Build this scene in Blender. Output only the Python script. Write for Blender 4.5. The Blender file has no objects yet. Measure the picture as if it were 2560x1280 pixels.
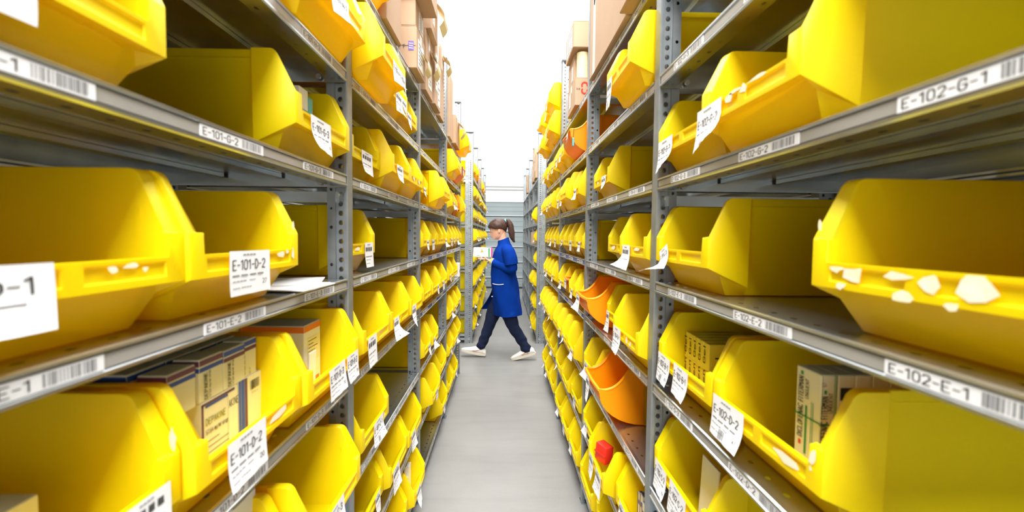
import bpy, bmesh, math, random
from mathutils import Vector, Matrix
random.seed(7)
D = bpy.data
SC = bpy.context.scene
COL = SC.collection
PI = math.pi

# ------------------------------------------------------------------ camera
cam = D.cameras.new('camera'); co = D.objects.new('camera', cam); COL.objects.link(co)
cam.sensor_width = 36.0; cam.lens = 36.0*1138/2560; cam.clip_start = 0.02; cam.clip_end = 100
co.matrix_world = (Matrix.Translation((0, 0, 1.37)) @ Matrix.Rotation(0.0197*-1, 4, 'Z') @ Matrix.Rotation(-0.0464, 4, 'X')
                   @ Matrix.Rotation(PI/2, 4, 'X') @ Matrix.Rotation(0.0104, 4, 'Z'))
cam.dof.use_dof = True; cam.dof.focus_distance = 2.4; cam.dof.aperture_fstop = 3.6
SC.camera = co
# ------------------------------------------------------------------ world, lamps and added fill lights, exposure
w = D.worlds.new('hall_air'); SC.world = w; w.use_nodes = True
w.node_tree.nodes['Background'].inputs[0].default_value = (0.93, 0.97, 1, 1)
w.node_tree.nodes['Background'].inputs[1].default_value = 0.5
def area(x, y, z, sx, sy, watts, col=(1, 0.985, 0.96), rot=(0, 0, 0)):
    l = D.lights.new('tube_and_fill_lamp', 'AREA'); l.shape = 'RECTANGLE'; l.size = sx; l.size_y = sy; l.energy = watts; l.color = col
    o = D.objects.new('tube_and_fill_lamp', l); COL.objects.link(o); o.location = (x, y, z); o.rotation_euler = rot
    return o
for yy in (-2.0, 0.0, 2.0, 4.0):
    area(0.0, yy, 5.8, 3.4, 1.7, 330)
for yy in (-4.2, -6.4):
    area(0.0, yy, 5.2, 3.0, 1.7, 640)  # added fill behind the camera, brightens the bin sides facing it
for yy in (6.2, 8.4):
    area(0.0, yy, 6.4, 2.5, 1.7, 150)
for xx in (-3.4, 3.4):
    area(xx, 8.0, 5.2, 1.2, 2.2, 80)
for xx in (-2.5, 2.5):
    area(xx, 10.3, 8.7, 3.0, 0.8, 120, (0.97, 0.985, 1.0), (math.radians(28), 0, 0))  # added wash lights, tilted at the far wall to keep it white
SC.view_settings.view_transform = 'Standard'; SC.view_settings.look = 'None'
SC.view_settings.exposure = 0.08; SC.view_settings.gamma = 1.0; SC.view_settings.use_curve_mapping = False
SC.cycles.max_bounces = 14; SC.cycles.diffuse_bounces = 12; SC.cycles.glossy_bounces = 4
SC.cycles.transmission_bounces = 6; SC.cycles.caustics_reflective = False; SC.cycles.caustics_refractive = False
SC.cycles.use_denoising = True
SC.cycles.sample_clamp_indirect = 6.0

# ------------------------------------------------------------------ materials
def mat(name, col, rough=0.5, metal=0.0, noise=None, bump=0.0, transl=0.0, tcol=None, spec=None, alpha=1.0):
    m = D.materials.new(name); m.use_nodes = True
    nt = m.node_tree; b = nt.nodes['Principled BSDF']; out = nt.nodes['Material Output']
    b.inputs['Base Color'].default_value = (*col, 1); b.inputs['Roughness'].default_value = rough; b.inputs['Metallic'].default_value = metal
    if spec is not None: b.inputs['Specular IOR Level'].default_value = spec
    if alpha < 1: b.inputs['Alpha'].default_value = alpha
    if noise:
        sc, amt, col2 = noise
        tc = nt.nodes.new('ShaderNodeTexCoord'); n = nt.nodes.new('ShaderNodeTexNoise'); n.inputs['Scale'].default_value = sc; n.inputs['Detail'].default_value = 5
        nt.links.new(tc.outputs['Object'], n.inputs['Vector'])
        r = nt.nodes.new('ShaderNodeValToRGB'); r.color_ramp.elements[0].position = 0.5-amt; r.color_ramp.elements[1].position = 0.5+amt
        r.color_ramp.elements[0].color = (*col, 1); r.color_ramp.elements[1].color = (*col2, 1)
        nt.links.new(n.outputs['Fac'], r.inputs['Fac']); nt.links.new(r.outputs['Color'], b.inputs['Base Color'])
        if bump:
            bp = nt.nodes.new('ShaderNodeBump'); bp.inputs['Strength'].default_value = bump; bp.inputs['Distance'].default_value = 0.002
            nt.links.new(n.outputs['Fac'], bp.inputs['Height']); nt.links.new(bp.outputs['Normal'], b.inputs['Normal'])
    if transl:
        t = nt.nodes.new('ShaderNodeBsdfTranslucent'); t.inputs['Color'].default_value = (*(tcol or col), 1)
        mx = nt.nodes.new('ShaderNodeMixShader'); mx.inputs[0].default_value = transl
        nt.links.new(b.outputs[0], mx.inputs[1]); nt.links.new(t.outputs[0], mx.inputs[2]); nt.links.new(mx.outputs[0], out.inputs['Surface'])
    return m
M = dict(
    yellow=mat('yellow_plastic', (0.93, 0.79, 0.002), 0.38, noise=(3.0, 0.25, (0.96, 0.83, 0.003)), transl=0.3, tcol=(1.0, 0.62, 0.0), spec=0.3),
    orange=mat('orange_plastic', (0.98, 0.41, 0.002), 0.38, transl=0.3, tcol=(1.0, 0.42, 0.0), spec=0.35),
    steel=mat('galvanised_steel', (0.51, 0.56, 0.58), 0.25, 0.97, noise=(14.0, 0.22, (0.61, 0.66, 0.69))),
    upright=mat('galvanised_upright', (0.26, 0.29, 0.31), 0.42, 0.65, noise=(22.0, 0.2, (0.34, 0.37, 0.39))),
    strip=mat('grey_label_strip', (0.34, 0.33, 0.31), 0.25, noise=(4.0, 0.2, (0.42, 0.40, 0.36))),
    bluestrip=mat('blue_label_strip', (0.06, 0.08, 0.30), 0.3),
    paper=mat('white_paper', (0.86, 0.86, 0.88), 0.7),
    residue=mat('torn_paper', (0.90, 0.84, 0.72), 0.8, noise=(60.0, 0.2, (0.93, 0.82, 0.50))),
    ink=mat('black_ink', (0.012, 0.012, 0.014), 0.6),
    greyink=mat('grey_ink', (0.22, 0.22, 0.23), 0.7),
    cream=mat('cream_paper', (0.90, 0.80, 0.48), 0.7),
    carton=mat('cardboard', (0.48, 0.32, 0.205), 0.85, noise=(5.0, 0.3, (0.54, 0.37, 0.25))),
    cartonin=mat('cardboard_dark', (0.42, 0.25, 0.12), 0.9),
    tape=mat('packing_tape', (0.72, 0.66, 0.58), 0.25),
    medpale=mat('pale_carton', (0.87, 0.81, 0.53), 0.55),  # board yellowed to include bounce light from the bins
    medwhite=mat('white_carton', (0.88, 0.88, 0.88), 0.5),
    blue=mat('blue_print', (0.02, 0.08, 0.42), 0.5), maroon=mat('maroon_print', (0.14, 0.04, 0.10), 0.5),
    teal=mat('teal_print', (0.02, 0.27, 0.36), 0.5), lightteal=mat('light_teal_print', (0.13, 0.52, 0.62), 0.5),
    green=mat('green_print', (0.02, 0.30, 0.06), 0.5), red=mat('red_print', (0.75, 0.03, 0.015), 0.4),
    orangeprint=mat('orange_print', (0.86, 0.22, 0.03), 0.5), pink=mat('pink_print', (0.85, 0.04, 0.30), 0.5),
    gold=mat('gold_print', (0.80, 0.64, 0.05), 0.4), purple=mat('purple_print', (0.18, 0.12, 0.45), 0.5),
    lime=mat('lime_print', (0.42, 0.40, 0.02), 0.5),
    floor=None,
    white=mat('white_wall', (0.86, 0.88, 0.89), 0.8), greywall=mat('grey_wall', (0.42, 0.42, 0.40), 0.8),
    door=mat('door_panel', (0.26, 0.31, 0.33), 0.5, noise=(2.0, 0.3, (0.29, 0.34, 0.36))), doorlight=mat('door_rail', (0.66, 0.70, 0.72), 0.4), seal=mat('rubber_seal', (0.02, 0.025, 0.03), 0.7),
    pipe=mat('white_pipe', (0.70, 0.70, 0.71), 0.4), cap=mat('black_cap', (0.03, 0.03, 0.03), 0.5),
    coat=mat('blue_coat', (0.001, 0.020, 0.17), 0.85, noise=(9.0, 0.3, (0.0015, 0.034, 0.26)), bump=0.6, spec=0.06),
    jeans=mat('navy_denim', (0.008, 0.012, 0.032), 0.9, noise=(14.0, 0.25, (0.016, 0.023, 0.055)), bump=0.7, spec=0.1),
    skin=mat('skin', (0.62, 0.33, 0.22), 0.5, noise=(12.0, 0.3, (0.68, 0.38, 0.26))),
    hair=mat('dark_hair', (0.028, 0.013, 0.010), 0.5, noise=(55.0, 0.2, (0.075, 0.036, 0.026)), bump=0.9, spec=0.25),
    shoe=mat('white_shoe', (0.80, 0.76, 0.70), 0.6, noise=(18.0, 0.25, (0.86, 0.83, 0.78))), sole=mat('shoe_sole', (0.62, 0.57, 0.48), 0.7),
    eye=mat('dark_eye', (0.02, 0.015, 0.012), 0.2), lips=mat('lips', (0.50, 0.18, 0.15), 0.5), goldmetal=mat('gold_frame', (0.75, 0.55, 0.25), 0.3, 0.9),
    screw=mat('bolt_steel', (0.55, 0.55, 0.52), 0.35, 0.9),
)
def floor_mat():
    m = D.materials.new('polished_concrete'); m.use_nodes = True; nt = m.node_tree; b = nt.nodes['Principled BSDF']
    tc = nt.nodes.new('ShaderNodeTexCoord')
    def noise(scale, detail, stretch=None):
        n = nt.nodes.new('ShaderNodeTexNoise'); n.inputs['Scale'].default_value = scale; n.inputs['Detail'].default_value = detail
        if stretch:
            mp = nt.nodes.new('ShaderNodeMapping'); mp.inputs['Scale'].default_value = stretch
            nt.links.new(tc.outputs['Object'], mp.inputs['Vector']); nt.links.new(mp.outputs[0], n.inputs['Vector'])
        else: nt.links.new(tc.outputs['Object'], n.inputs['Vector'])
        return n
    def ramp(n, p0, p1, c0, c1):
        r = nt.nodes.new('ShaderNodeValToRGB'); e = r.color_ramp.elements
        e[0].position = p0; e[1].position = p1; e[0].color = (*c0, 1); e[1].color = (*c1, 1)
        nt.links.new(n.outputs['Fac'], r.inputs['Fac']); return r
    def mul(a, c):
        x = nt.nodes.new('ShaderNodeMix'); x.data_type = 'RGBA'; x.blend_type = 'MULTIPLY'; x.inputs[0].default_value = 1
        nt.links.new(a, x.inputs[6]); nt.links.new(c, x.inputs[7]); return x.outputs[2]
    a = ramp(noise(1.6, 8), 0.3, 0.7, (0.200, 0.200, 0.197), (0.25, 0.249, 0.244))
    s = ramp(noise(2.2, 4, (1.0, 6.0, 1.0)), 0.36, 0.52, (0.94, 0.94, 0.94), (1, 1, 1))
    d = ramp(noise(90, 2), 0.25, 0.42, (0.91, 0.905, 0.895), (1, 1, 1))
    c = mul(mul(a.outputs[0], s.outputs[0]), d.outputs[0])
    nt.links.new(c, b.inputs['Base Color']); b.inputs['Roughness'].default_value = 0.42; b.inputs['Specular IOR Level'].default_value = 0.4
    return m
M['floor'] = floor_mat()

# ------------------------------------------------------------------ mesh helpers
class MB:
    def __init__(s): s.v = []; s.f = []; s.m = []
    def add(s, vs, fs, mi=0):
        o = len(s.v); s.v += [tuple(p) for p in vs]; s.f += [tuple(o+i for i in f) for f in fs]; s.m += [mi]*len(fs); return s
    def box(s, x0, x1, y0, y1, z0, z1, mi=0):
        v = [(x, y, z) for z in (z0, z1) for y in (y0, y1) for x in (x0, x1)]
        return s.add(v, [(0, 2, 3, 1), (4, 5, 7, 6), (0, 1, 5, 4), (2, 6, 7, 3), (0, 4, 6, 2), (1, 3, 7, 5)], mi)
    def quad(s, a, b, c, d, mi=0): return s.add([a, b, c, d], [(0, 1, 2, 3)], mi)
    def loft(s, rings, closed=True, caps=True, mi=0):
        n = len(rings[0]); o = len(s.v)
        for r in rings: s.v += [tuple(p) for p in r]
        for i in range(len(rings)-1):
            for j in range(n if closed else n-1):
                k = (j+1) % n; s.f.append((o+i*n+j, o+i*n+k, o+(i+1)*n+k, o+(i+1)*n+j)); s.m.append(mi)
        if caps:
            s.f.append(tuple(o+j for j in reversed(range(n)))); s.m.append(mi)
            s.f.append(tuple(o+(len(rings)-1)*n+j for j in range(n))); s.m.append(mi)
        return s
    def tube(s, pts, rad, n=8, mi=0):
        pts = [Vector(p) for p in pts]; rr = rad if isinstance(rad, (list, tuple)) else [rad]*len(pts)
        rings = []; a = None
        for i, p in enumerate(pts):
            t = (pts[min(i+1, len(pts)-1)]-pts[max(i-1, 0)])
            t = t.normalized() if t.length > 1e-7 else Vector((0, 0, 1))
            if a is None: a = t.cross(Vector((0, 0, 1)) if abs(t.z) < 0.9 else Vector((0, 1, 0)))
            a = (a-t*a.dot(t)).normalized(); b = t.cross(a)      # carried along, so the rings never twist
            rings.append([p+(a*math.cos(2*PI*k/n)+b*math.sin(2*PI*k/n))*rr[i] for k in range(n)])
        return s.loft(rings, True, True, mi)
    def mesh(s, name, mats, smooth=None, bevel=None, fix=True):
        me = D.meshes.new(name); me.from_pydata(s.v, [], s.f)
        for m in mats: me.materials.append(M[m] if isinstance(m, str) else m)
        me.polygons.foreach_set('material_index', s.m)
        if bevel or fix:
            bm = bmesh.new(); bm.from_mesh(me)
            if bevel:
                bmesh.ops.remove_doubles(bm, verts=bm.verts, dist=1e-5)
                bmesh.ops.recalc_face_normals(bm, faces=bm.faces)
                es = [e for e in bm.edges if len(e.link_faces) == 2 and e.calc_face_angle(0) > math.radians(28)]
                bmesh.ops.bevel(bm, geom=es, offset=bevel[0], segments=bevel[1], affect='EDGES', profile=0.5, clamp_overlap=True)
            bm.to_mesh(me); bm.free()
        if smooth is not None:
            me.polygons.foreach_set('use_smooth', [True]*len(me.polygons)); me.set_sharp_from_angle(angle=math.radians(smooth))
        me.update(); return me
def obj(name, me, parent=None, mw=None, label=None):
    o = D.objects.new(name, me); COL.objects.link(o)
    if parent: o.parent = parent
    if mw is not None: o.matrix_local = mw
    if label: o['label'] = label
    return o
USED = {}
def tag(o, label, cat, group=None):
    if group is None and label in USED: print('DUPLICATE LABEL', label)
    USED[label] = 1
    assert 4 <= len(label.split()) <= 16, label
    o['label'] = label; o['category'] = cat
    if group: o['group'] = group
    return o
def empty(name, mw):
    o = D.objects.new(name, None); COL.objects.link(o); o.empty_display_size = 0.1; o.matrix_world = mw; return o
def T(x, y, z, rz=0.0): return Matrix.Translation((x, y, z)) @ Matrix.Rotation(rz, 4, 'Z')
_txt = {}
GL = {'A': '00 26 40|12 32', 'B': '00 06 36 45 44 33 03|33 42 41 30 00', 'C': '45 36 16 05 01 10 30 41', 'D': '00 06 26 44 42 20 00', 'E': '40 00 06 46|03 33', 'F': '00 06 46|03 33',
 'G': '45 36 16 05 01 10 30 41 43 23', 'H': '00 06|40 46|03 43', 'I': '00 06', 'K': '00 06|46 03 40', 'L': '06 00 40', 'M': '00 06 23 46 40', 'N': '00 06 40 46', 'O': '10 01 05 16 36 45 41 30 10',
 'P': '00 06 36 45 44 33 03', 'R': '00 06 36 45 44 33 03|23 40', 'S': '45 36 16 05 04 13 33 42 41 30 10 01', 'T': '06 46|26 20', 'U': '06 01 10 30 41 46', 'X': '00 46|06 40', 'V': '06 20 46',
 '0': '10 01 05 16 36 45 41 30 10', '1': '05 26 20', '2': '05 16 36 45 44 00 40', '3': '05 16 36 45 44 33 42 41 30 10 01|33 13', '4': '36 02 42|30 34', '5': '46 06 03 33 42 41 30 10 01', '6': '46 16 05 01 10 30 41 42 33 03',
 '7': '06 46 10', '8': '13 04 05 16 36 45 44 33 13 02 01 10 30 41 42 33', '9': '43 13 04 05 16 36 45 41 30 00', '-': '03 33', ',': '11 00', '/': '00 46', ' ': '',
 'a': '04 34 33 30 10 01 12 32', 'e': '02 42 33 14 03 01 10 30', 'g': '34 14 03 01 10 30|34 3!', 'i': '00 04|05 06', 'l': '00 06', 'm': '00 04 24 20|24 44 40', 'n': '00 04 24 33 30', 'o': '10 01 03 14 34 43 41 30 10', 'p': '04 0!|04 34 43 41 30 00', 'r': '00 04 24', 's': '34 04 02 32 30 00', 't': '26 20 40|04 44', 'f': '46 26 20|03 43', 'k': '00 06|44 02 40'}
GWD = {'I': 0.9, '1': 2.6, 'i': 0.7, 'l': 0.7, '-': 3, ',': 1, 'r': 2.4, ' ': 2, 'm': 4, 'a': 3, 'n': 3, 's': 3}
def text(s, size, th=0.62):
    """flat sans lettering built from straight strokes: verts in the xy plane, faces; baseline at 0, caps height 0.72 of size"""
    if s not in _txt:
        V = []; F = []; x0 = 0.0; u = 0.12; h = th/2
        for ch in s:
            g = GL.get(ch, ''); wd = GWD.get(ch, 4)
            for line in [l for l in g.split('|') if l]:
                p = [Vector((float(q[0]), -2.0 if q[1] == '!' else float(q[1]), 0)) for q in line.split()]
                for a, b in zip(p[:-1], p[1:]):
                    d = (b-a).normalized(); n = Vector((-d.y, d.x, 0))*h; e = d*h*0.75; o = len(V)
                    V += [a-e-n, b+e-n, b+e+n, a-e+n]; F.append((o, o+1, o+2, o+3))
                    for k in range(o, o+4): V[k] = Vector((V[k].x*0.8+x0, V[k].y, 0))
            x0 += wd*0.8+1.5
        _txt[s] = ([(v.x*u, v.y*u) for v in V], F)
    v, f = _txt[s]
    return [(x*size, y*size) for x, y in v], f
def put_text(mb, s, size, origin, ux, uy, mi, fit=None, bold=0.0):
    v, f = text(s, size)
    wdt = max(p[0] for p in v) if v else 1
    k = (fit/wdt) if fit else 1.0
    o = Vector(origin); ux = Vector(ux); uy = Vector(uy)
    for dx in ((0, bold) if bold else (0,)):
        mb.add([o+ux*(x*k+dx)+uy*y for x, y in v], f, mi)
def barcode(mb, origin, ux, uy, wdt, hgt, mi, seed=1, n=26):
    r = random.Random(seed); o = Vector(origin); ux = Vector(ux); uy = Vector(uy); x = 0.0
    while x < wdt:
        b = r.choice((0.5, 0.5, 1, 1.6))*wdt/n/1.0; g = r.choice((0.5, 0.7, 1.2))*wdt/n
        mb.add([o+ux*x, o+ux*min(x+b, wdt), o+ux*min(x+b, wdt)+uy*hgt, o+ux*x+uy*hgt], [(0, 1, 2, 3)], mi); x += b+g

# ------------------------------------------------------------------ the hall
def struct(name, mb, mats, parent=None, smooth=None, bevel=None):
    o = obj(name, mb.mesh(name, mats, smooth, bevel), parent)
    if not parent: o['kind'] = 'structure'
    return o
struct('floor', MB().box(-7, 7, -9, 12.2, -0.2, 0), ['floor'])
struct('ceiling', MB().box(-7, 7, -9, 12.2, 9.6, 9.8), ['white'])
struct('wall_left', MB().box(-7.2, -7, -9, 12.2, 0, 9.6), ['greywall'])
struct('wall_right', MB().box(7, 7.2, -9, 12.2, 0, 9.6), ['greywall'])
struct('wall_back', MB().box(-7, 7, -9.2, -9, 0, 9.6), ['white'])
YW = 11.6
fw = MB(); fw.box(-7, -1.9, YW, YW+0.2, 0, 9.6); fw.box(1.9, 7, YW, YW+0.2, 0, 9.6); fw.box(-1.9, 1.9, YW, YW+0.2, 2.2, 9.6)
struct('wall_far', fw, ['white'])
# sectional door: five ribbed panels with light rails between them
dr = D.objects.new('door_1', None); COL.objects.link(dr); dr['kind'] = 'structure'; dr.location = (0, YW, 0)
for k in range(6):
    z0 = 0.03+0.392*k-0.13; z1 = z0+0.375
    z0 = max(z0, 0.04); z1 = min(z1, 2.2)
    pm = MB(); pm.box(-1.9, 1.9, 0.02, 0.07, z0, z1)
    for rz in (0.33, 0.66):
        zz = z0+(z1-z0)*rz; pm.box(-1.9, 1.9, 0.013, 0.021, zz-0.004, zz+0.004)
    obj('panel', pm.mesh('panel', ['door'], bevel=(0.004, 1)), dr)
    if k < 5:
        rm = MB(); rm.box(-1.9, 1.9, -0.006, 0.05, z1+0.001, z1+0.0165); obj('rail', rm.mesh('rail', ['doorlight'], bevel=(0.003, 1)), dr)
        gm = MB(); gm.box(-1.9, 1.9, 0.008, 0.05, z1-0.014, z1-0.001); obj('joint', gm.mesh('joint', ['seal']), dr)
sm = MB(); sm.box(-1.9, 1.9, 0.0, 0.06, 0.001, 0.04); obj('bottom_seal', sm.mesh('bottom_seal', ['seal']), dr)
for k, (z, r) in enumerate(((2.60, 0.022), (2.52, 0.016))):
    pm = MB(); pm.tube([(-6.9, YW-0.03, z), (6.9, YW-0.03, z)], r, 10); struct('trim_%d' % (k+1), pm, ['pipe'], smooth=60)

# ------------------------------------------------------------------ shelving
def hole_plate(mb, u0, u1, n, pitch, hole, P, mi=0):
    """a plate of n cells along v, each with a true hole; P maps (u,v) to a point"""
    k = 8
    for i in range(n):
        v0 = i*pitch; v1 = v0+pitch
        hv = hole(i)
        uc = (u0+u1)/2; vc = (v0+v1)/2
        outer = [(u1, vc), (u1, v1), (uc, v1), (u0, v1), (u0, vc), (u0, v0), (uc, v0), (u1, v0)]
        if hv is None:
            mb.add([P(u0, v0), P(u1, v0), P(u1, v1), P(u0, v1)], [(0, 1, 2, 3)], mi); continue
        inner = [(uc+hv[0]*math.cos(PI/4*a), vc+hv[1]*math.sin(PI/4*a)) for a in range(k)]
        pts = [P(*q) for q in outer]+[P(*q) for q in inner]
        mb.add(pts, [(a, (a+1) % k, k+(a+1) % k, k+a) for a in range(k)], mi)
ZT = 2.62
def make_upright(deep=1.0):
    """T section: rounded flange to the aisle, holed web behind; local front at y=0"""
    mb = MB()
    fl = [(-0.020, 0.010), (-0.0205, 0.003), (-0.018, 0.0), (0.018, 0.0), (0.0205, 0.003), (0.020, 0.010)]
    for (a, b) in zip(fl[:-1], fl[1:]): mb.quad((*a, 0.0), (*b, 0.0), (*b, ZT), (*a, ZT))
    for sx in (-1, 1):
        x = sx*0.010
        hole_plate(mb, 0.010, 0.010+0.024*deep, 104, ZT/104, lambda i: (0.0062, 0.0075), lambda u, v, x=x: (x, u, v))
        mb.quad((sx*0.020, 0.010, 0), (x, 0.010, 0), (x, 0.010, ZT), (sx*0.020, 0.010, ZT))
        yb = 0.010+0.024*deep
        mb.quad((x, yb, 0), (sx*0.017, yb+0.001, 0), (sx*0.017, yb+0.001, ZT), (x, yb, ZT))
        hole_plate(mb, yb+0.001, yb+0.022*deep, 52, ZT/52, lambda i: (0.0042, 0.0045) if i % 2 else ((0.0028, 0.003) if i % 4 == 0 else None), lambda u, v, sx=sx: (sx*0.017, u, v))
    yb = 0.010+0.046*deep
    mb.quad((-0.017, yb, 0), (0.017, yb, 0), (0.017, yb, ZT), (-0.017, yb, ZT))
    return mb.mesh('upright', ['upright'])
UP = make_upright(); UP2 = make_upright(1.9)
foot_me = MB().box(-0.026, 0.026, -0.004, 0.06, 0.0, 0.006).mesh('foot', ['steel'])
cap_me = MB().box(-0.022, 0.022, -0.001, 0.058, ZT-0.001, ZT+0.012).mesh('cap', ['cap'])
cap2_me = MB().box(-0.022, 0.022, -0.001, 0.10, ZT-0.001, ZT+0.012).mesh('cap', ['cap'])
DEP = 0.5
_sh = {}
def shelf_mesh(L):
    key = round(L, 3)
    if key in _sh: return _sh[key]
    mb = MB(); h = L/2
    prof = [(0.014, -0.0015), (0.003, 0.0), (0.0, -0.0015), (0.0, -0.005), (0.0045, -0.0075), (0.0045, -0.0235), (0.0, -0.026), (0.0, -0.0295), (0.003, -0.0315), (0.012, -0.0315)]
    for a, b in zip(prof[:-1], prof[1:]): mb.quad((-h, *a), (h, *a), (h, *b), (-h, *b))
    n = int(L/0.05); p = L/n
    hole_plate(mb, 0.014, 0.050, n, p, lambda i: (0.0042, 0.0068), lambda u, v: (-h+v, u, -0.0015))
    mb.quad((-h, 0.05, -0.0015), (h, 0.05, -0.0015), (h, DEP, -0.0015), (-h, DEP, -0.0015))
    hole_plate(mb, 0.012, 0.042, n, p, lambda i: (0.0040, 0.0062), lambda u, v: (-h+v, u, -0.0315))
    mb.quad((-h, 0.042, -0.0315), (h, 0.042, -0.0315), (h, 0.042, -0.022), (-h, 0.042, -0.022))
    mb.quad((-h, DEP, -0.0015), (h, DEP, -0.0015), (h, DEP, -0.0315), (-h, DEP, -0.0315))
    mb.quad((-h, DEP, -0.0315), (h, DEP, -0.0315), (h, DEP-0.035, -0.0315), (-h, DEP-0.035, -0.0315))
    for y in (0.18, 0.33):   # stiffening ribs below
        mb.box(-h+0.01, h-0.01, y-0.012, y+0.012, -0.012, -0.0022)
    for sx in (-1, 1):
        mb.quad((sx*h, 0.004, -0.0015), (sx*h, DEP, -0.0015), (sx*h, DEP, -0.034), (sx*h, 0.004, -0.034))
    _sh[key] = mb.mesh('shelf', ['steel'], smooth=35); return _sh[key]
_st = {}
def strip_mesh(L, mname):
    key = (round(L, 3), mname)
    if key not in _st: _st[key] = MB().box(-L/2+0.004, L/2-0.004, 0.0022, 0.0042, -0.0232, -0.0078).mesh('label_strip', [mname])
    return _st[key]
bolt_me = MB().tube([(0, 0, 0), (0, -0.005, 0)], 0.007, 8).mesh('bolt', ['screw'], smooth=50)
tie_me = MB().box(-0.016, 0.016, 0, DEP-0.06, -0.014, 0.014).mesh('side_tie', ['steel'])
def card(name, seed, detail=True):
    mb = MB(); L = 0.165
    mb.box(0, L, 0.0012, 0.0021, -0.0240, -0.0072, 0)
    if detail:
        put_text(mb, name, 0.0135, (0.006, 0.0009, -0.0205), (1, 0, 0), (0, 0, 1), 1, fit=0.083, bold=0.0006)
    else:
        for k in range(6): mb.quad((0.008+k*0.013, 0.0009, -0.0205), (0.017+k*0.013, 0.0009, -0.0205), (0.017+k*0.013, 0.0009, -0.012), (0.008+k*0.013, 0.0009, -0.012), 1)
    barcode(mb, (0.101, 0.0009, -0.0215), (1, 0, 0), (0, 0, 1), 0.055, 0.0125, 2, seed)
    return mb.mesh('label_card', ['paper', 'ink', 'greyink'])
_card = {}
def get_card(name, seed, detail):
    k = name if detail else 'blank%d' % (seed % 3)
    if k not in _card: _card[k] = card(name, seed, detail)
    return _card[k]

LV = dict(A=.115, B=.394, C=.677, D=.970, E=1.248, G=1.526, H=1.80, I=2.093)
LW = dict(A='bottom', B='second', C='third', D='fourth', E='fifth', G='sixth', H='seventh', I='top')
SX = {'L': -0.416, 'R': 0.4137}
SX2 = {'L': -0.378, 'R': 0.425}
WORD = {'L': 'left', 'R': 'right'}
P1 = [0.22, 1.25, 2.28, 3.35, 4.43]
P2 = [5.70, 6.72, 7.74, 8.74, 9.74]
BAYW = ['nearest', 'second', 'third', 'fourth']
def face(side, x, y, z):
    """matrix of a thing on the aisle face: local x runs to the right as one looks at the rack, local y into the rack"""
    return Matrix.Translation((x, y, z)) @ Matrix.Rotation(PI/2 if side == 'L' else -PI/2, 4, 'Z')
BLUE = {('L', 2, 'E'), ('R', 2, 'E'), ('L', 2, 'D'), ('R', 2, 'D')}
def bay(side, row, k, x0, ya, yb, levels, names=None, last=False, detail=False, nocard=False):
    yc = (ya+yb)/2; L = yb-ya-0.046
    root = empty('shelving_bay', face(side, x0, yc, 0))
    where = 'aisle rack' if row == 1 else 'rack beyond the cross aisle'
    tag(root, 'grey steel shelving bay, %s one of the %s %s' % (BAYW[k], WORD[side], where), 'shelving', 'steel shelving bays')
    sgn = 1 if side == 'L' else -1
    up = UP if row == 1 else UP2
    ends = [(ya, row == 2 and k == 0 or row == 1 and k == 0), (yb, True)]
    for ye, do in ends:
        if not do: continue
        lx = (ye-yc)*sgn
        f = obj('upright', up, root, T(lx, 0, 0)); obj('foot', foot_me, f); obj('cap', cap_me if row == 1 else cap2_me, f)
        b = obj('upright', up, root, T(lx, DEP+0.005, 0, PI)); obj('foot', foot_me, b); obj('cap', cap_me if row == 1 else cap2_me, b)
        for l in levels:
            if row == 2 or l in 'DGI': obj('side_tie', tie_me, root, T(lx, 0.03, LV[l]-0.06))
    for l in levels:
        s = obj('shelf', shelf_mesh(L), root, T(0, 0.0, LV[l]))
        obj('label_strip', strip_mesh(L, 'bluestrip' if (side, k, l) in BLUE and row == 1 else 'strip'), s)
        if row == 1:
            for sx in (-1, 1):
                obj('bolt', bolt_me, s, Matrix.Translation((sx*(L/2-0.012), 0.07, -0.022)) @ Matrix.Rotation(PI/2*sx, 4, 'Z'))
            if not nocard:
                for c in range(3):
                    nm = (names % (l, c+1)) if names else ''
                    # cards start at a third of the bay each; numbering runs away from the camera
                    ystart = ya+0.095+c*0.325
                    lx = (ystart-yc) if side == 'L' else -(ystart+0.165-yc)
                    obj('label_card', get_card(nm, hash(nm) % 97 if nm else c, detail), s, T(lx, 0, 0))
    return root
LEV = 'ABCDEGHI'
for side in 'LR':
    nm = {'L': ['E-101', 'E-103'], 'R': ['E-102', 'E-104']}[side]
    for k in range(4):
        bay(side, 1, k, SX[side], P1[k], P1[k+1], LEV, (nm[k]+'-%s-%d') if k < 2 else None, detail=k < 2)
    for k in range(4):
        bay(side, 2, k, SX2[side], P2[k], P2[k+1], LEV, None, nocard=True)
# racks standing back to back with these
for side in 'LR':
    sg = -1 if side == 'L' else 1
    for k in range(4):
        ya, yb = P1[k], P1[k+1]; L = yb-ya-0.046
        x0 = SX[side]+sg*(2*DEP+0.03)
        root = empty('shelving_bay', face('R' if side == 'L' else 'L', x0, (ya+yb)/2, 0))
        tag(root, 'grey steel shelving bay standing back to back behind the %s %s aisle bay' % (BAYW[k], WORD[side]), 'shelving')
        for l in LEV:
            obj('shelf', shelf_mesh(L), root, T(0, 0, LV[l]))
        obj('upright', UP, root, T((yb-ya)/2*(1 if side == 'R' else -1)*-1, 0, 0))

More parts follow.
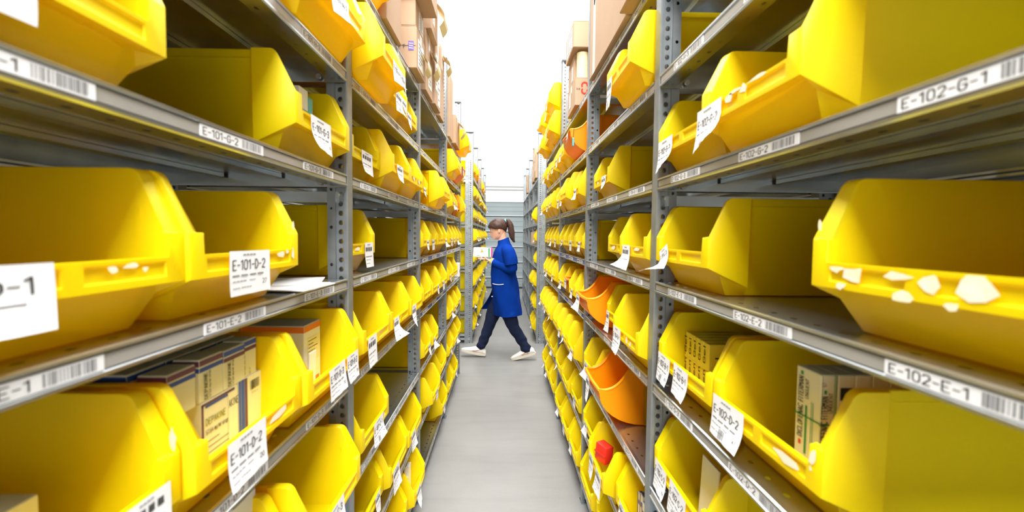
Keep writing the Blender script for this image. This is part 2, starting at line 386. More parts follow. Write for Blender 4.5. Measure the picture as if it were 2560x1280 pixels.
# ------------------------------------------------------------------ picking bins
def bin_mesh(W, H, Dp, mname='yellow'):
    """open-front picking bin: flared front ears, raised label band, recessed lower front wall"""
    we = W/2; wt = W/2-0.009; wb = W/2-0.028; k = H/0.2
    ys = 0.09; zb = 0.058*k; zl = 0.090*k; ze = 0.120*k; ni = 0.028
    mb = MB()
    def both(pts, fl=False):
        for s in (1, -1): mb.add([(s*x, y, z) for x, y, z in pts], [tuple(range(len(pts))) if s > 0 else tuple(reversed(range(len(pts))))])
    zr = H-0.017
    # rear body side, rim band
    yb0 = Dp-0.012
    both([(wb, ys, 0), (wb, yb0, 0), (wt-0.004, Dp-0.004, zr), (wt-0.004, ys, zr)])
    both([(wt-0.004, ys, zr), (wt-0.004, Dp-0.004, zr), (wt, Dp, zr+0.002), (wt, ys, zr+0.002)])
    both([(wt, ys, zr+0.002), (wt, Dp, zr+0.002), (wt, Dp, H), (wt, ys, H)])
    # seam step to the flared ear
    both([(wb, ys, 0.0), (wt-0.004, ys, zr), (wt, ys, zr+0.002), (wt, ys, H), (we, ys-0.004, H), (we-0.004, ys-0.004, 0.018)])
    # ear outer plate
    AO = [(we, 0.050, H), (we, 0.0445, H-0.0010), (we, 0.0405, H-0.0035), (we, 0.0355, H-0.009*k)]
    both([(we-0.004, ys-0.004, 0.018), (we, ys-0.004, H)]+AO+[(we, 0, ze), (we, 0, zb)])
    # body side forward of the seam and ledge below the ear
    zd = 0.018+(zb-0.018)*((ys-0.03)/ys)
    both([(wb, ys, 0.0), (we-0.004, ys-0.004, 0.018), (we-0.012, 0.030, zd-0.002), (wb, 0.052, 0)])
    both([(we-0.012, 0.030, zd-0.002), (we-0.004, ys-0.004, 0.018), (we, 0, zb)])
    both([(we-0.012, 0.030, zd-0.002), (we, 0, zb), (we-0.016, 0.027, zb+0.004)])
    # lower front wall and underside of the band
    mb.add([(-wb, 0.052, 0), (wb, 0.052, 0), (we-0.012, 0.030, zd-0.002), (we-0.016, 0.027, zb+0.004), (-we+0.016, 0.027, zb+0.004), (-we+0.012, 0.030, zd-0.002)], [(0, 1, 2, 3, 4, 5)])
    mb.add([(-we+0.016, 0.027, zb+0.004), (we-0.016, 0.027, zb+0.004), (we, 0, zb), (-we, 0, zb)], [(0, 1, 2, 3)])
    # front band with two sunk label fields
    fr = 0.009; xm = we-ni
    xs = [-we, -xm, -0.006, 0.006, xm, we]
    def fld(x0, x1):
        a = [(x0, 0, zb), (x1, 0, zb), (x1, 0, zl), (x0, 0, zl)]
        b = [(x0+0.006, 0, zb+fr), (x1-0.006, 0, zb+fr), (x1-0.006, 0, zl-0.006), (x0+0.006, 0, zl-0.006)]
        c = [(x, 0.003, z) for x, y, z in b]
        mb.add(a+b, [(i, (i+1) % 4, 4+(i+1) % 4, 4+i) for i in range(4)])
        mb.add(b+c, [(i, (i+1) % 4, 4+(i+1) % 4, 4+i) for i in range(4)]); mb.add(c, [(0, 1, 2, 3)])
    fld(-xm, -0.006); fld(0.006, xm)
    mb.quad((-0.006, 0, zb), (0.006, 0, zb), (0.006, 0, zl), (-0.006, 0, zl))
    both([(xm, 0, zb), (we, 0, zb), (we, 0, ze), (xm, 0, ze), (xm, 0, zl)])
    # bottom, back
    mb.add([(-wb, 0.052, 0), (-wb, ys, 0), (-wb, yb0, 0), (wb, yb0, 0), (wb, ys, 0), (wb, 0.052, 0)], [(0, 1, 2, 3, 4, 5)])
    mb.quad((-wb, yb0, 0), (wb, yb0, 0), (wt-0.004, Dp-0.004, zr), (-wt+0.004, Dp-0.004, zr))
    mb.quad((-wt+0.004, Dp-0.004, zr), (wt-0.004, Dp-0.004, zr), (wt, Dp, zr+0.002), (-wt, Dp, zr+0.002))
    mb.quad((-wt, Dp, zr+0.002), (wt, Dp, zr+0.002), (wt, Dp, H), (-wt, Dp, H))
    # rim ledges
    iw = wt-0.010; ie = we-0.020; yi = Dp-0.012
    both([(wt, ys, H), (wt, Dp, H), (iw, yi, H), (iw, ys+0.02, H)])
    AI = [(ie, 0.055, H), (ie, 0.0495, H-0.0010), (ie, 0.0455, H-0.0035), (ie, 0.0405, H-0.009*k)]
    both([(wt, ys, H), (iw, ys+0.02, H), (ie, ys, H), AI[0], AO[0], (we, ys-0.004, H)])
    mb.quad((-wt, Dp, H), (wt, Dp, H), (iw, yi, H), (-iw, yi, H))
    for q in range(3): both([AO[q], AI[q], AI[q+1], AO[q+1]])
    both([AO[3], AI[3], (ie, 0.010, ze), (we, 0, ze)])
    both([(we, 0, ze), (ie, 0.010, ze), (xm, 0.010, ze), (xm, 0, ze)])
    both([(xm, 0, ze), (xm, 0.010, ze), (xm, 0.010, zl), (xm, 0, zl)])
    mb.quad((-xm, 0, zl), (xm, 0, zl), (xm, 0.010, zl), (-xm, 0.010, zl))
    # inside
    f = 0.004; jb = wb-0.004
    both([(iw, yi, H), (jb, Dp-0.022, f), (jb, ys+0.025, f), (iw, ys+0.02, H)])
    both([(iw, ys+0.02, H), (jb, ys+0.025, f), (jb, ys, f), (ie, ys, H)])
    both([(ie, ys, H), (jb, ys, f), (jb, 0.058, f), (xm, 0.030, zb+0.006), (xm, 0.010, zl), (xm, 0.010, ze), (ie, 0.010, ze)]+AI[::-1])
    mb.quad((-iw, yi, H), (iw, yi, H), (jb, Dp-0.022, f), (-jb, Dp-0.022, f))
    mb.add([(-jb, Dp-0.022, f), (jb, Dp-0.022, f), (jb, ys+0.025, f), (jb, ys, f), (jb, 0.058, f), (-jb, 0.058, f), (-jb, ys, f), (-jb, ys+0.025, f)], [tuple(range(8))])
    mb.add([(-xm, 0.010, zl), (xm, 0.010, zl), (xm, 0.030, zb+0.006), (jb, 0.058, f), (-jb, 0.058, f), (-xm, 0.030, zb+0.006)], [tuple(range(6))])
    me = mb.mesh('bin_shell', [mname], smooth=40, bevel=(0.0022, 2))
    return me
def rib_mesh(W, H):
    k = H/0.2; ie = W/2-0.0205; out = []
    for s in (1, -1):
        x0, x1 = sorted((s*ie, s*(ie-0.003)))
        out.append(MB().box(x0, x1, 0.040, 0.044, 0.085*k, 0.150*k).mesh('inner_rib', ['yellow']))
    return out
_bin = {}
def get_bin(W, H, Dp, mname):
    k = (round(W, 2), round(H, 3), round(Dp, 2), mname)
    if k not in _bin: _bin[k] = (bin_mesh(k[0], k[1], k[2], mname), rib_mesh(k[0], k[1]))
    return _bin[k]
def scoop_mesh(W, H, Dp, mname):
    """orange scoop bin: rounded belly, hollow-curved mouth"""
    def prof(t):
        out = [(0.17, 0.0)]
        for i in range(1, 9):
            a = PI/2*i/8; out.append((0.17-0.165*math.sin(a), 0.115*H/0.2*(1-math.cos(a))))
        out.append((0.0, 0.128*H/0.2))
        top = []
        for i in range(0, 9):
            a = i/8; top.append((0.005+0.105*(a**0.75), H*0.64+H*0.36*(a**2.1)))
        return out, top
    belly, top = prof(0)
    loop = [(Dp, 0.0)]+belly+top+[(Dp, H)]
    mb = MB(); w = W/2; t = 0.005
    def shrink(p): return p
    n = len(loop)
    for s in (1, -1):
        mb.add([(s*w, y, z) for y, z in loop], [tuple(range(n)) if s > 0 else tuple(reversed(range(n)))])
    nb = len(belly)
    # outer belly, bottom, back
    for a, b in zip(loop[:nb+1], loop[1:nb+2]): mb.quad((-w, *a), (w, *a), (w, *b), (-w, *b))
    mb.quad((-w, Dp, 0), (w, Dp, 0), (w, Dp, H), (-w, Dp, H))
    # inner skin
    wi = w-t
    inb = [(Dp-t, t)]+[(y+t*0.7, z+t*0.7) for y, z in belly[:-1]]+[(0.010, belly[-1][1]+0.004)]
    itop = [(y+0.008, z) for y, z in top]
    for a, b in zip(inb[:-1], inb[1:]): mb.quad((-wi, *a), (-wi, *b), (wi, *b), (wi, *a))
    mb.quad((-wi, Dp-t, t), (wi, Dp-t, t), (wi, Dp-t, H), (-wi, Dp-t, H))
    il = inb+itop+[(Dp-t, H)]
    for s in (1, -1): mb.add([(s*wi, y, z) for y, z in il], [tuple(range(len(il)))])
    # rolled rim
    rim = [(-w+0.004, y, z) for y, z in reversed(top)]
    lip = [(-w+0.004, 0.004, top[0][1]), (0, 0.004, top[0][1]-0.006), (w-0.004, 0.004, top[0][1])]
    path = [(-w+0.004, Dp-0.01, H)]+rim+lip[1:2]+[(w-0.004, y, z) for y, z in top]+[(w-0.004, Dp-0.01, H)]
    mb.tube(path, 0.0065, 6)
    for s in (1, -1): mb.box(min(s*w, s*(w+0.004)), max(s*w, s*(w+0.004)), 0.165, 0.180, 0.02, H-0.004)
    for s in (1, -1): mb.box(min(s*w, s*(w+0.004)), max(s*w, s*(w+0.004)), 0.17, Dp, 0.0, 0.02)
    return mb.mesh('bin_shell', [mname], smooth=40)
_scoop = {}
def get_scoop(W, H, Dp, mname='orange'):
    k = (round(W, 2), H, Dp, mname)
    if k not in _scoop: _scoop[k] = scoop_mesh(*k)
    return _scoop[k]
def paper_mesh(txt, num='', wd=0.105, ht=0.068, curl=0.0, seed=0, lines=True):
    """paper tag stuck on the band, hanging below it; curl lifts its lower corner"""
    r = random.Random(seed); mb = MB(); nx, nz = 8, 6
    def P(u, v, d=0.0):       # u 0..1 right, v 0..1 down
        b = curl*max(0.0, v-0.35)**1.5*(0.4+u*1.3 if seed % 2 else 1.7-u*1.3)
        wv = 0.0018*math.sin(u*7+seed)*v
        return (u*wd-wd/2+0.004*math.sin(v*2+seed)*v, -0.0012-b*0.055-abs(wv)-d, -v*ht*(1-0.25*min(1, b*1.2)))
    vs = [P(i/nx, j/nz) for j in range(nz+1) for i in range(nx+1)]
    mb.add(vs, [(j*(nx+1)+i, (j+1)*(nx+1)+i, (j+1)*(nx+1)+i+1, j*(nx+1)+i+1) for j in range(nz) for i in range(nx)], 0)
    def pt(s, size, u0, v0, fit, bold):
        v, f = text(s, size); wmax = max(p[0] for p in v); k = fit/wmax
        mb.add([P(u0+(x*k)/wd, v0-y/ht, 0.0006) for x, y in v], f, 1)
        if bold: mb.add([P(u0+(x*k+bold)/wd, v0-y/ht, 0.0006) for x, y in v], f, 1)
    if txt: pt(txt, 0.020, 0.06, 0.42, wd*0.80, 0.0010)
    def ln(u0, u1, v, h=0.02, mi=2):
        m = 4
        for q in range(m):
            a = u0+(u1-u0)*q/m; b = u0+(u1-u0)*(q+0.8)/m
            mb.add([P(a, v, 0.0006), P(b, v, 0.0006), P(b, v-h, 0.0006), P(a, v-h, 0.0006)], [(0, 1, 2, 3)], mi)
    if lines:
        if not txt:
            for q in range(4): ln(0.08+q*0.2, 0.22+q*0.2, 0.34, 0.16, 1)
        ln(0.30, 0.62, 0.10, 0.03); ln(0.05, 0.86, 0.57, 0.035); ln(0.05, 0.40, 0.69); ln(0.45, 0.6, 0.69); ln(0.05, 0.22, 0.84); ln(0.26, 0.5, 0.84)
        if num: pt(num, 0.010, 0.80, 0.80, 0.011, 0.0004)
        if seed % 3 == 0: barcode_on(mb, P, 0.34, 0.52, 0.72, 0.97)
    return mb.mesh('paper_label', ['paper', 'ink', 'greyink'], smooth=60)
def barcode_on(mb, P, u0, u1, v0, v1):
    x = u0; r = random.Random(5)
    while x < u1:
        b = r.choice((0.01, 0.018)); mb.add([P(x, v0, .0006), P(x+b, v0, .0006), P(x+b, v1, .0006), P(x, v1, .0006)], [(0, 1, 2, 3)], 2); x += b+r.choice((0.008, 0.014))
_gen = [paper_mesh('', '', seed=s, curl=c, wd=wd, ht=ht) for s, c, wd, ht in ((1, 0.0, 0.085, 0.06), (2, 0.3, 0.075, 0.06), (3, 0.55, 0.07, 0.062), (4, 0.12, 0.07, 0.055))]
def residue_mesh(spots, seed=0):
    r = random.Random(seed); mb = MB()
    for (x, z, a, b) in spots:
        n = 7; ring = []
        for i in range(n):
            t = 2*PI*(i+r.uniform(-.3, .3))/n; q = r.uniform(0.55, 1.3); ring.append((x+a*q*math.cos(t), -0.0008, z+b*q*math.sin(t)))
        mb.add(ring, [tuple(range(n))]); mb.add([(p[0], 0.0002, p[2]) for p in ring], [tuple(reversed(range(n)))])
    return mb.mesh('label_residue', ['residue'])
CELL = {}
ORD = ['first', 'second', 'third', 'fourth', 'fifth']
ALLB = []
def bins(side, row, k, lev, specs):
    """specs: (ya, yb, |x| of the band, kind, opts) - ya/yb along the aisle"""
    for i, sp in enumerate(sorted(specs, key=lambda q: q[0])):
        ya, yb, ax, kind = sp[:4]; o = sp[4] if len(sp) > 4 else {}
        W = round(yb-ya, 2); H = o.get('H', 0.2); Dp = o.get('D', 0.44)
        x = -ax if side == 'L' else ax
        root = empty('picking_bin', face(side, x, (ya+yb)/2, LV[lev]+0.0005) @ Matrix.Rotation(o.get('rot', 0), 4, 'Z'))
        colour = 'orange' if kind in ('scoop', 'orange') else 'yellow'
        if kind in ('scoop', 'yscoop'):
            obj('shell', get_scoop(W, H, Dp, 'orange' if kind == 'scoop' else 'yellow'), root)
        else:
            sh, rb = get_bin(W, H, Dp, colour); s = obj('shell', sh, root)
            if row == 1 and k < 2:
                for q in rb: obj('inner_rib', q, s)
        zl = (0.090 if kind not in ('scoop', 'yscoop') else 0.122)*H/0.2
        for lb in o.get('lab', [None]):
            if lb is None:
                r = (i*7+k*3+ord(lev)) % 5
                if r == 4 and row == 1: continue
                me = _gen[(i*5+k+ord(lev)) % 4]; off = (-0.05, 0.0, 0.06, -0.07, 0.03)[(i+ord(lev)) % 5]*W/0.31
                obj('paper_label', me, root, Matrix.Translation((off, 0, zl)))
            else:
                txt, num, off, curl, seed, wd, ht, tilt = lb
                obj('paper_label', paper_mesh(txt, num, wd, ht, curl, seed), root, Matrix.Translation((off, 0, zl+0.002)) @ Matrix.Rotation(tilt, 4, 'Y'))
        for q, sp_ in enumerate(o.get('res', ())): obj('label_residue', residue_mesh([sp_], int(ya*100)+q), root)
        where = '%s %s rack bay' % (BAYW[k], WORD[side]) if row == 1 else '%s %s bay beyond the cross aisle' % (BAYW[k], WORD[side])
        adj = o.get('adj', '')
        lab = '%s%s picking bin, %s on the %s shelf, %s' % (adj, colour, ORD[i], LW[lev], where)
        if kind in ('scoop', 'yscoop'): lab = lab.replace('picking bin', 'scoop bin')
        tag(root, lab, 'bin', 'bins on the %s %s' % (WORD[side], 'aisle rack' if row == 1 else 'rack beyond the cross aisle'))
        CELL[(side, row, k, lev, i)] = root
LB = lambda t, n='', off=0.0, curl=0.0, seed=1, wd=0.105, ht=0.068, tilt=0.0: (t, n, off, curl, seed, wd, ht, tilt)
Y = 'yellow'
# ---- left rack, nearest bay
bins('L', 1, 0, 'H', [(.575, .885, .40, Y, dict(lab=[])), (.90, 1.205, .36, Y, dict(lab=[LB('E-101-H-3', '9', -0.03, 0.5, 3)]))])
bins('L', 1, 0, 'G', [(.275, .585, .42, Y, dict(lab=[LB('E-101-G-1', '', -0.06, 0, 1)])), (.905, 1.215, .405, Y, dict(lab=[LB('E-101-G-3', '170', -0.035, 0.35, 2, 0.11, 0.075, 0.0)], adj='shaded '))])
bins('L', 1, 0, 'E', [(.29, .597, .412, Y, dict(lab=[LB('E-101-D-1', '', -0.095, 0.35, 2, 0.15, 0.062)], res=[(0.07, 0.083, 0.012, 0.004), (0.045, 0.080, 0.006, 0.005), (0.088, 0.078, 0.004, 0.003)])),
                      (.60, .905, .405, Y, dict(lab=[LB('E-101-D-2', '27', -0.015, 0.0, 4, 0.115, 0.068, 0.01)], res=[(0.085, 0.082, 0.012, 0.006), (0.108, 0.086, 0.006, 0.004), (0.132, 0.080, 0.006, 0.012), (0.134, 0.135, 0.005, 0.008)]))])
bins('L', 1, 0, 'D', [(.275, .58, .41, Y, dict(lab=[LB('', '', 0.095, 0.2, 2, 0.07, 0.06)], res=[(0.136, 0.14, 0.006, 0.014)])),
                      (.585, .89, .395, Y, dict(lab=[LB('E-101-D-2', '20', -0.035, 0.1, 4, 0.105, 0.075, -0.02)], res=[(0.066, 0.078, 0.034, 0.007)])),
                      (.90, 1.215, .385, Y, dict(lab=[LB('E-101-D-3', '70', 0.0, 0.1, 1, 0.10, 0.072, -0.02), LB('E-101-D-3', '70', 0.108, 0.15, 4, 0.085, 0.07, 0.0)]))])
bins('L', 1, 0, 'C', [(.55, .852, .40, Y, dict(lab=[])), (.862, 1.165, .365, Y, dict(lab=[LB('E-101-C-3', '', -0.03, 0.1, 1)]))])
# ---- left rack, second bay
bins('L', 1, 1, 'I', [(1.30, 1.56, .37, Y, dict(lab=[]))])
bins('L', 1, 1, 'H', [(1.28, 1.57, .335, Y, dict(lab=[LB('E-103-H-1', '', 0.02, 0.4, 3), LB('E-103-H-1', '', 0.10, 0.3, 2, 0.08)])), (1.59, 1.88, .393, Y, dict(lab=[LB('', '', -0.01, 0.3, 3, 0.1, 0.08), LB('', '', 0.08, 0.3, 2, 0.08)])), (1.90, 2.20, .415, Y, dict(lab=[LB('', '', -0.03, 0.2, 2, 0.08)]))])
bins('L', 1, 1, 'G', [(1.275, 1.57, .422, Y, dict(lab=[LB('', '', 0.0, 0.2, 4, 0.11, 0.07)])), (1.58, 1.885, .382, Y, dict(lab=[LB('', '', -0.04, 0.2, 4, 0.1, 0.06)])), (1.89, 2.19, .384, Y, dict(lab=[], res=[(-0.07, 0.078, 0.02, 0.008), (0.05, 0.078, 0.02, 0.008)]))])
bins('L', 1, 1, 'E', [(1.285, 1.54, .432, Y, dict(lab=[LB('', '', 0.06, 0.1, 4, 0.09, 0.08)], res=[(-0.05, 0.075, 0.03, 0.008)]))])
bins('L', 1, 1, 'D', [(1.285, 1.59, .392, Y, dict(lab=[LB('', '', -0.07, 0.1, 4, 0.09, 0.09)])), (1.60, 1.91, .391, Y, dict(lab=[LB('', '', -0.08, 0.8, 3, 0.08, 0.085)])), (1.915, 2.19, .385, Y, dict(lab=[LB('', '', -0.08, 0.5, 2, 0.09, 0.10)]))])
bins('L', 1, 1, 'C', [(1.29, 1.60, .401, Y, dict(lab=[LB('E-101-C-1', '24', 0.02, 0.3, 3, 0.11, 0.075)], res=[(0.09, 0.072, 0.006, 0.012)]))])
bins('L', 1, 1, 'B', [(1.285, 1.595, .42, Y, dict(lab=[LB('', '', 0.08, 0.2, 2, 0.06, 0.07)])), (1.61, 1.915, .40, Y, dict(lab=[LB('', '', -0.06, 0.2, 1, 0.1, 0.09)])), (1.925, 2.22, .395, Y, dict(lab=[LB('', '', -0.06, 0.2, 1, 0.09, 0.08)]))])
bins('L', 1, 1, 'A', [(1.60, 1.91, .40, Y, {}), (1.95, 2.22, .378, Y, dict(lab=[LB('', '', -0.03, 0.4, 2, 0.1, 0.08)]))])
# ---- left rack, third and fourth bays
bins('L', 1, 2, 'G', [(2.33, 2.56, .42, Y), (2.575, 2.88, .335, Y), (2.93, 3.22, .40, Y)])
bins('L', 1, 2, 'E', [(2.31, 2.55, .405, Y), (2.56, 2.80, .405, Y), (2.81, 3.06, .40, Y), (3.07, 3.31, .405, Y)])
bins('L', 1, 2, 'D', [(2.31, 2.56, .40, Y), (2.58, 2.91, .395, Y), (2.93, 3.23, .395, Y)])
bins('L', 1, 2, 'C', [(2.32, 2.56, .40, Y), (2.58, 2.80, .395, Y)])
bins('L', 1, 2, 'B', [(2.42, 2.73, .372, Y), (2.95, 3.25, .40, Y)])
bins('L', 1, 2, 'A', [(2.98, 3.28, .395, Y)])
bins('L', 1, 3, 'I', [(4.05, 4.36, .31, Y)])
bins('L', 1, 3, 'H', [(3.40, 3.70, .34, Y), (3.76, 4.06, .34, 'scoop'), (4.10, 4.38, .38, Y)])
bins('L', 1, 3, 'G', [(3.40, 3.65, .38, Y), (3.67, 3.88, .39, Y), (3.90, 4.11, .39, 'orange'), (4.13, 4.37, .36, Y)])
bins('L', 1, 3, 'E', [(3.40, 3.64, .40, Y), (3.66, 3.88, .40, Y), (3.90, 4.13, .40, Y), (4.15, 4.37, .40, Y)])
bins('L', 1, 3, 'D', [(3.40, 3.70, .40, Y), (3.72, 4.02, .40, Y)])
for l in 'CB': bins('L', 1, 3, l, [(3.40, 3.71, .40, Y), (3.73, 4.04, .395, Y), (4.06, 4.37, .40, Y)])
bins('L', 1, 3, 'A', [(3.40, 3.71, .40, Y), (3.73, 4.04, .395, Y)])
# ---- right rack, nearest bay
bins('R', 1, 0, 'G', [(.60, .90, .387, Y, dict(lab=[LB('E-102-G-2', '30', -0.115, 0.55, 3, 0.10, 0.085, -0.03)], res=[(-0.04, 0.083, 0.012, 0.008), (-0.02, 0.089, 0.025, 0.003), (0.01, 0.084, 0.012, 0.008), (0.05, 0.089, 0.03, 0.003)], adj='scuffed ')),
                      (.912, 1.222, .412, Y, dict(lab=[LB('E-102-G-3', '', -0.10, 0.5, 1, 0.10, 0.085, -0.03)]))])
bins('R', 1, 0, 'E', [(.30, .61, .42, Y, dict(lab=[], res=[(-0.108, 0.083, 0.014, 0.004), (-0.08, 0.077, 0.016, 0.012), (-0.10, 0.062, 0.010, 0.004), (-0.02, 0.082, 0.020, 0.004), (0.015, 0.076, 0.013, 0.010), (-0.012, 0.060, 0.012, 0.006), (0.06, 0.076, 0.016, 0.012), (0.04, 0.058, 0.010, 0.004), (-0.142, 0.14, 0.004, 0.008)], adj='paper-flecked ')),
                      (.908, 1.218, .412, Y, dict(lab=[LB('E-102-E-3', '', -0.098, 1.2, 2, 0.06, 0.07, -0.40)]))])
bins('R', 1, 0, 'D', [(.575, .88, .42, Y, dict(lab=[LB('E-102-D-2', '47', -0.095, 0.25, 3, 0.115, 0.08, 0.0)], res=[(0.078, 0.074, 0.032, 0.009), (0.136, 0.104, 0.008, 0.012), (0.132, 0.088, 0.003, 0.004)])),
                      (.893, 1.20, .42, Y, dict(lab=[LB('E-102-B-1', '8', -0.11, 0.2, 3, 0.085, 0.075, 0.05), LB('E-102-B-1', '', 0.0, 0.25, 1, 0.085, 0.075, 0.05)]))])
bins('R', 1, 0, 'C', [(.90, 1.215, .421, Y, dict(lab=[LB('E-102-C-2', '8', -0.105, 0.2, 1, 0.085, 0.08, 0.05), LB('E-102-C-2', '4', 0.01, 0.2, 3, 0.10, 0.085, 0.05)]))])
bins('R', 1, 0, 'H', [(.28, .575, .41, Y, dict(lab=[])), (.59, .74, .425, Y, dict(lab=[]))])
# ---- right rack, second bay
bins('R', 1, 1, 'H', [(1.29, 1.58, .35, Y, dict(lab=[LB('', '', -0.10, 0.1, 3, 0.07, 0.10)]))])
bins('R', 1, 1, 'G', [(1.80, 2.105, .415, Y, dict(lab=[LB('', '', 0.06, 0.4, 3, 0.08, 0.07)], res=[(-0.06, 0.075, 0.02, 0.008)]))])
bins('R', 1, 1, 'E', [(1.28, 1.577, .405, Y, dict(lab=[LB('', '', -0.06, 0.8, 2, 0.09, 0.085)], res=[(0.06, 0.082, 0.035, 0.008)])), (1.59, 1.89, .437, Y, dict(lab=[], res=[(-0.06, 0.075, 0.03, 0.01)]))])
bins('R', 1, 1, 'D', [(1.277, 1.58, .388, Y, dict(lab=[LB('E-104-D-1', '', -0.09, 0.3, 1, 0.10, 0.09)], res=[(0.03, 0.076, 0.010, 0.010), (0.07, 0.072, 0.010, 0.012)])), (1.59, 1.88, .435, Y, dict(lab=[LB('', '', -0.12, 0.2, 2, 0.05, 0.09)])), (1.92, 2.19, .355, 'scoop', dict(lab=[LB('', '', -0.07, 0.5, 2, 0.09, 0.08)]))])
bins('R', 1, 1, 'C', [(1.63, 1.91, .352, 'scoop', dict(lab=[LB('', '', -0.06, 0.2, 1, 0.07, 0.11)])), (1.95, 2.20, .40, Y, dict(lab=[LB('', '', -0.05, 0.5, 2, 0.08, 0.08)]))])
bins('R', 1, 1, 'B', [(1.28, 1.54, .40, Y, dict(lab=[LB('', '', -0.04, 0.3, 2, 0.07, 0.09)])), (1.575, 1.865, .365, Y, dict(lab=[LB('', '', -0.07, 0.2, 1, 0.08, 0.09), LB('', '', 0.06, 0.2, 2, 0.09, 0.09)])), (1.90, 2.19, .40, Y)])
bins('R', 1, 1, 'A', [(1.62, 1.90, .41, Y), (1.92, 2.22, .395, Y, dict(lab=[]))])
# ---- right rack, third and fourth bays
bins('R', 1, 2, 'H', [(2.42, 2.72, .345, 'scoop'), (2.76, 2.98, .36, Y), (3.02, 3.28, .36, Y)])
bins('R', 1, 2, 'G', [(2.31, 2.53, .38, Y), (2.56, 2.84, .35, Y), (2.86, 3.06, .38, Y), (3.08, 3.31, .38, Y)])
bins('R', 1, 2, 'E', [(2.31, 2.56, .405, Y), (2.57, 2.80, .405, Y), (2.82, 3.04, .405, Y), (3.06, 3.29, .405, Y)])
bins('R', 1, 2, 'D', [(2.31, 2.52, .40, Y), (2.54, 2.74, .40, Y), (2.76, 2.95, .40, 'scoop'), (2.97, 3.28, .40, Y)])
bins('R', 1, 2, 'C', [(2.31, 2.58, .37, Y), (2.60, 2.80, .37, Y), (2.82, 3.06, .37, Y), (3.08, 3.31, .37, Y)])
bins('R', 1, 2, 'B', [(2.31, 2.60, .40, Y), (2.62, 2.90, .385, Y), (2.93, 3.24, .385, Y)])
bins('R', 1, 2, 'A', [(2.31, 2.58, .39, Y), (2.60, 2.90, .385, Y), (2.95, 3.25, .385, Y)])
bins('R', 1, 3, 'I', [(3.40, 3.68, .33, Y), (3.75, 4.02, .36, Y), (4.10, 4.38, .33, Y)])
bins('R', 1, 3, 'H', [(3.40, 3.62, .37, Y), (3.64, 3.88, .37, Y), (3.95, 4.25, .36, Y)])
for l, xx in (('G', .36), ('E', .40), ('D', .39), ('C', .36)): bins('R', 1, 3, l, [(3.40, 3.63, xx, Y), (3.66, 3.88, xx, Y), (3.91, 4.12, xx, Y), (4.15, 4.37, xx, Y)])
for l in 'BA': bins('R', 1, 3, l, [(3.40, 3.70, .39, Y), (3.72, 4.04, .385, Y), (4.06, 4.37, .39, Y)])
# ---- the racks behind, seen through the gaps above the bins
for side in 'LR':
    sg = -1 if side == 'L' else 1
    for k in range(2):
        for l in 'DEGH':
            for i in range(3):
                y = P1[k]+.19+i*.325; x = SX[side]+sg*(2*DEP+.03-.012)
                root = empty('picking_bin', face('R' if side == 'L' else 'L', x, y, LV[l]+.0005))
                obj('shell', get_bin(.30, .2, .44, 'yellow')[0], root)
                tag(root, 'yellow picking bin turned away, %s on the %s shelf behind the %s %s bay' % (ORD[i], LW[l], BAYW[k], WORD[side]), 'bin', 'bins on the racks behind')
for q, (ya, yb, xx) in enumerate(((3.40, 3.68, .325), (3.75, 4.02, .35), (4.10, 4.38, .325))):
    root = empty('picking_bin', face('R', xx, (ya+yb)/2, LV['I']+.203)); obj('shell', get_bin(yb-ya, .2, .44, 'yellow')[0], root)
    obj('paper_label', _gen[q], root, Matrix.Translation((.0, 0, .09)))
    tag(root, 'yellow picking bin stacked on another, %s from camera, above the fourth right bay top shelf' % ORD[q], 'bin', 'bins on the right aisle rack')
# ---- racks beyond the cross aisle
rr = random.Random(3)
for k in range(4):
    a = P2[k]; b = P2[k+1]
    for l in LEV:
        if k > 1 and l in 'AB': n = 3
        else: n = 4
        if l == 'I' and k in (1, 3): continue
        st = (b-a-0.06)/n; sp = []
        for i in range(n):
            if rr.random() < 0.06: continue
            y0 = a+0.035+i*st
            sp.append((y0, y0+st-0.015, .37-rr.uniform(0, .04), 'scoop' if (k, l, i) in ((1, 'H', 1), (0, 'B', 2)) else Y))
        bins('L', 2, k, l, sp)
for k, l, sp in ((0, 'G', [(5.76, 6.0, .37, Y)]), (0, 'E', [(5.76, 6.02, .40, Y)]), (0, 'D', [(5.76, 6.0, .40, Y)]), (0, 'C', [(5.76, 6.0, .39, Y), (6.1, 6.4, .37, Y)]),
                 (0, 'B', [(5.76, 6.02, .39, Y), (6.05, 6.35, .39, Y)]), (0, 'A', [(5.76, 6.02, .38, Y), (6.05, 6.35, .385, Y)])):
    bins('R', 2, k, l, sp)

# ------------------------------------------------------------------ cartons on the top shelves
def carton(side, label, x, ya, yb, z, h, depth, seams=True, extras=(), name='carton', cat='box', group=None, tapeon=True, lidgap=True):
    """cardboard box with its front face at |x|, standing at height z"""
    W = yb-ya; root = empty(name, face(side, -x if side == 'L' else x, (ya+yb)/2, z))
    mb = MB(); mb.box(-W/2, W/2, 0, depth, 0, h)
    obj('carton_body', mb.mesh('carton_body', ['carton'], bevel=(0.003, 1)), root)
    if lidgap:
        fm = MB(); fm.box(-W/2+0.001, W/2-0.001, 0.001, depth/2-0.0008, h, h+0.003)
        fb = MB(); fb.box(-W/2+0.001, W/2-0.001, depth/2+0.0008, depth-0.001, h, h+0.003)
        obj('flap', fm.mesh('flap', ['carton']), root); obj('flap', fb.mesh('flap', ['carton']), root)
    if tapeon:
        tm = MB(); tm.box(-0.024, 0.024, -0.0006, 0.0, h*0.72, h); tm.box(-0.024, 0.024, -0.0006, depth, h+0.003, h+0.0036)
        obj('packing_tape', tm.mesh('packing_tape', ['tape']), root)
    for e in extras: e(root, W, h, depth)
    tag(root, label, cat, group)
    return root
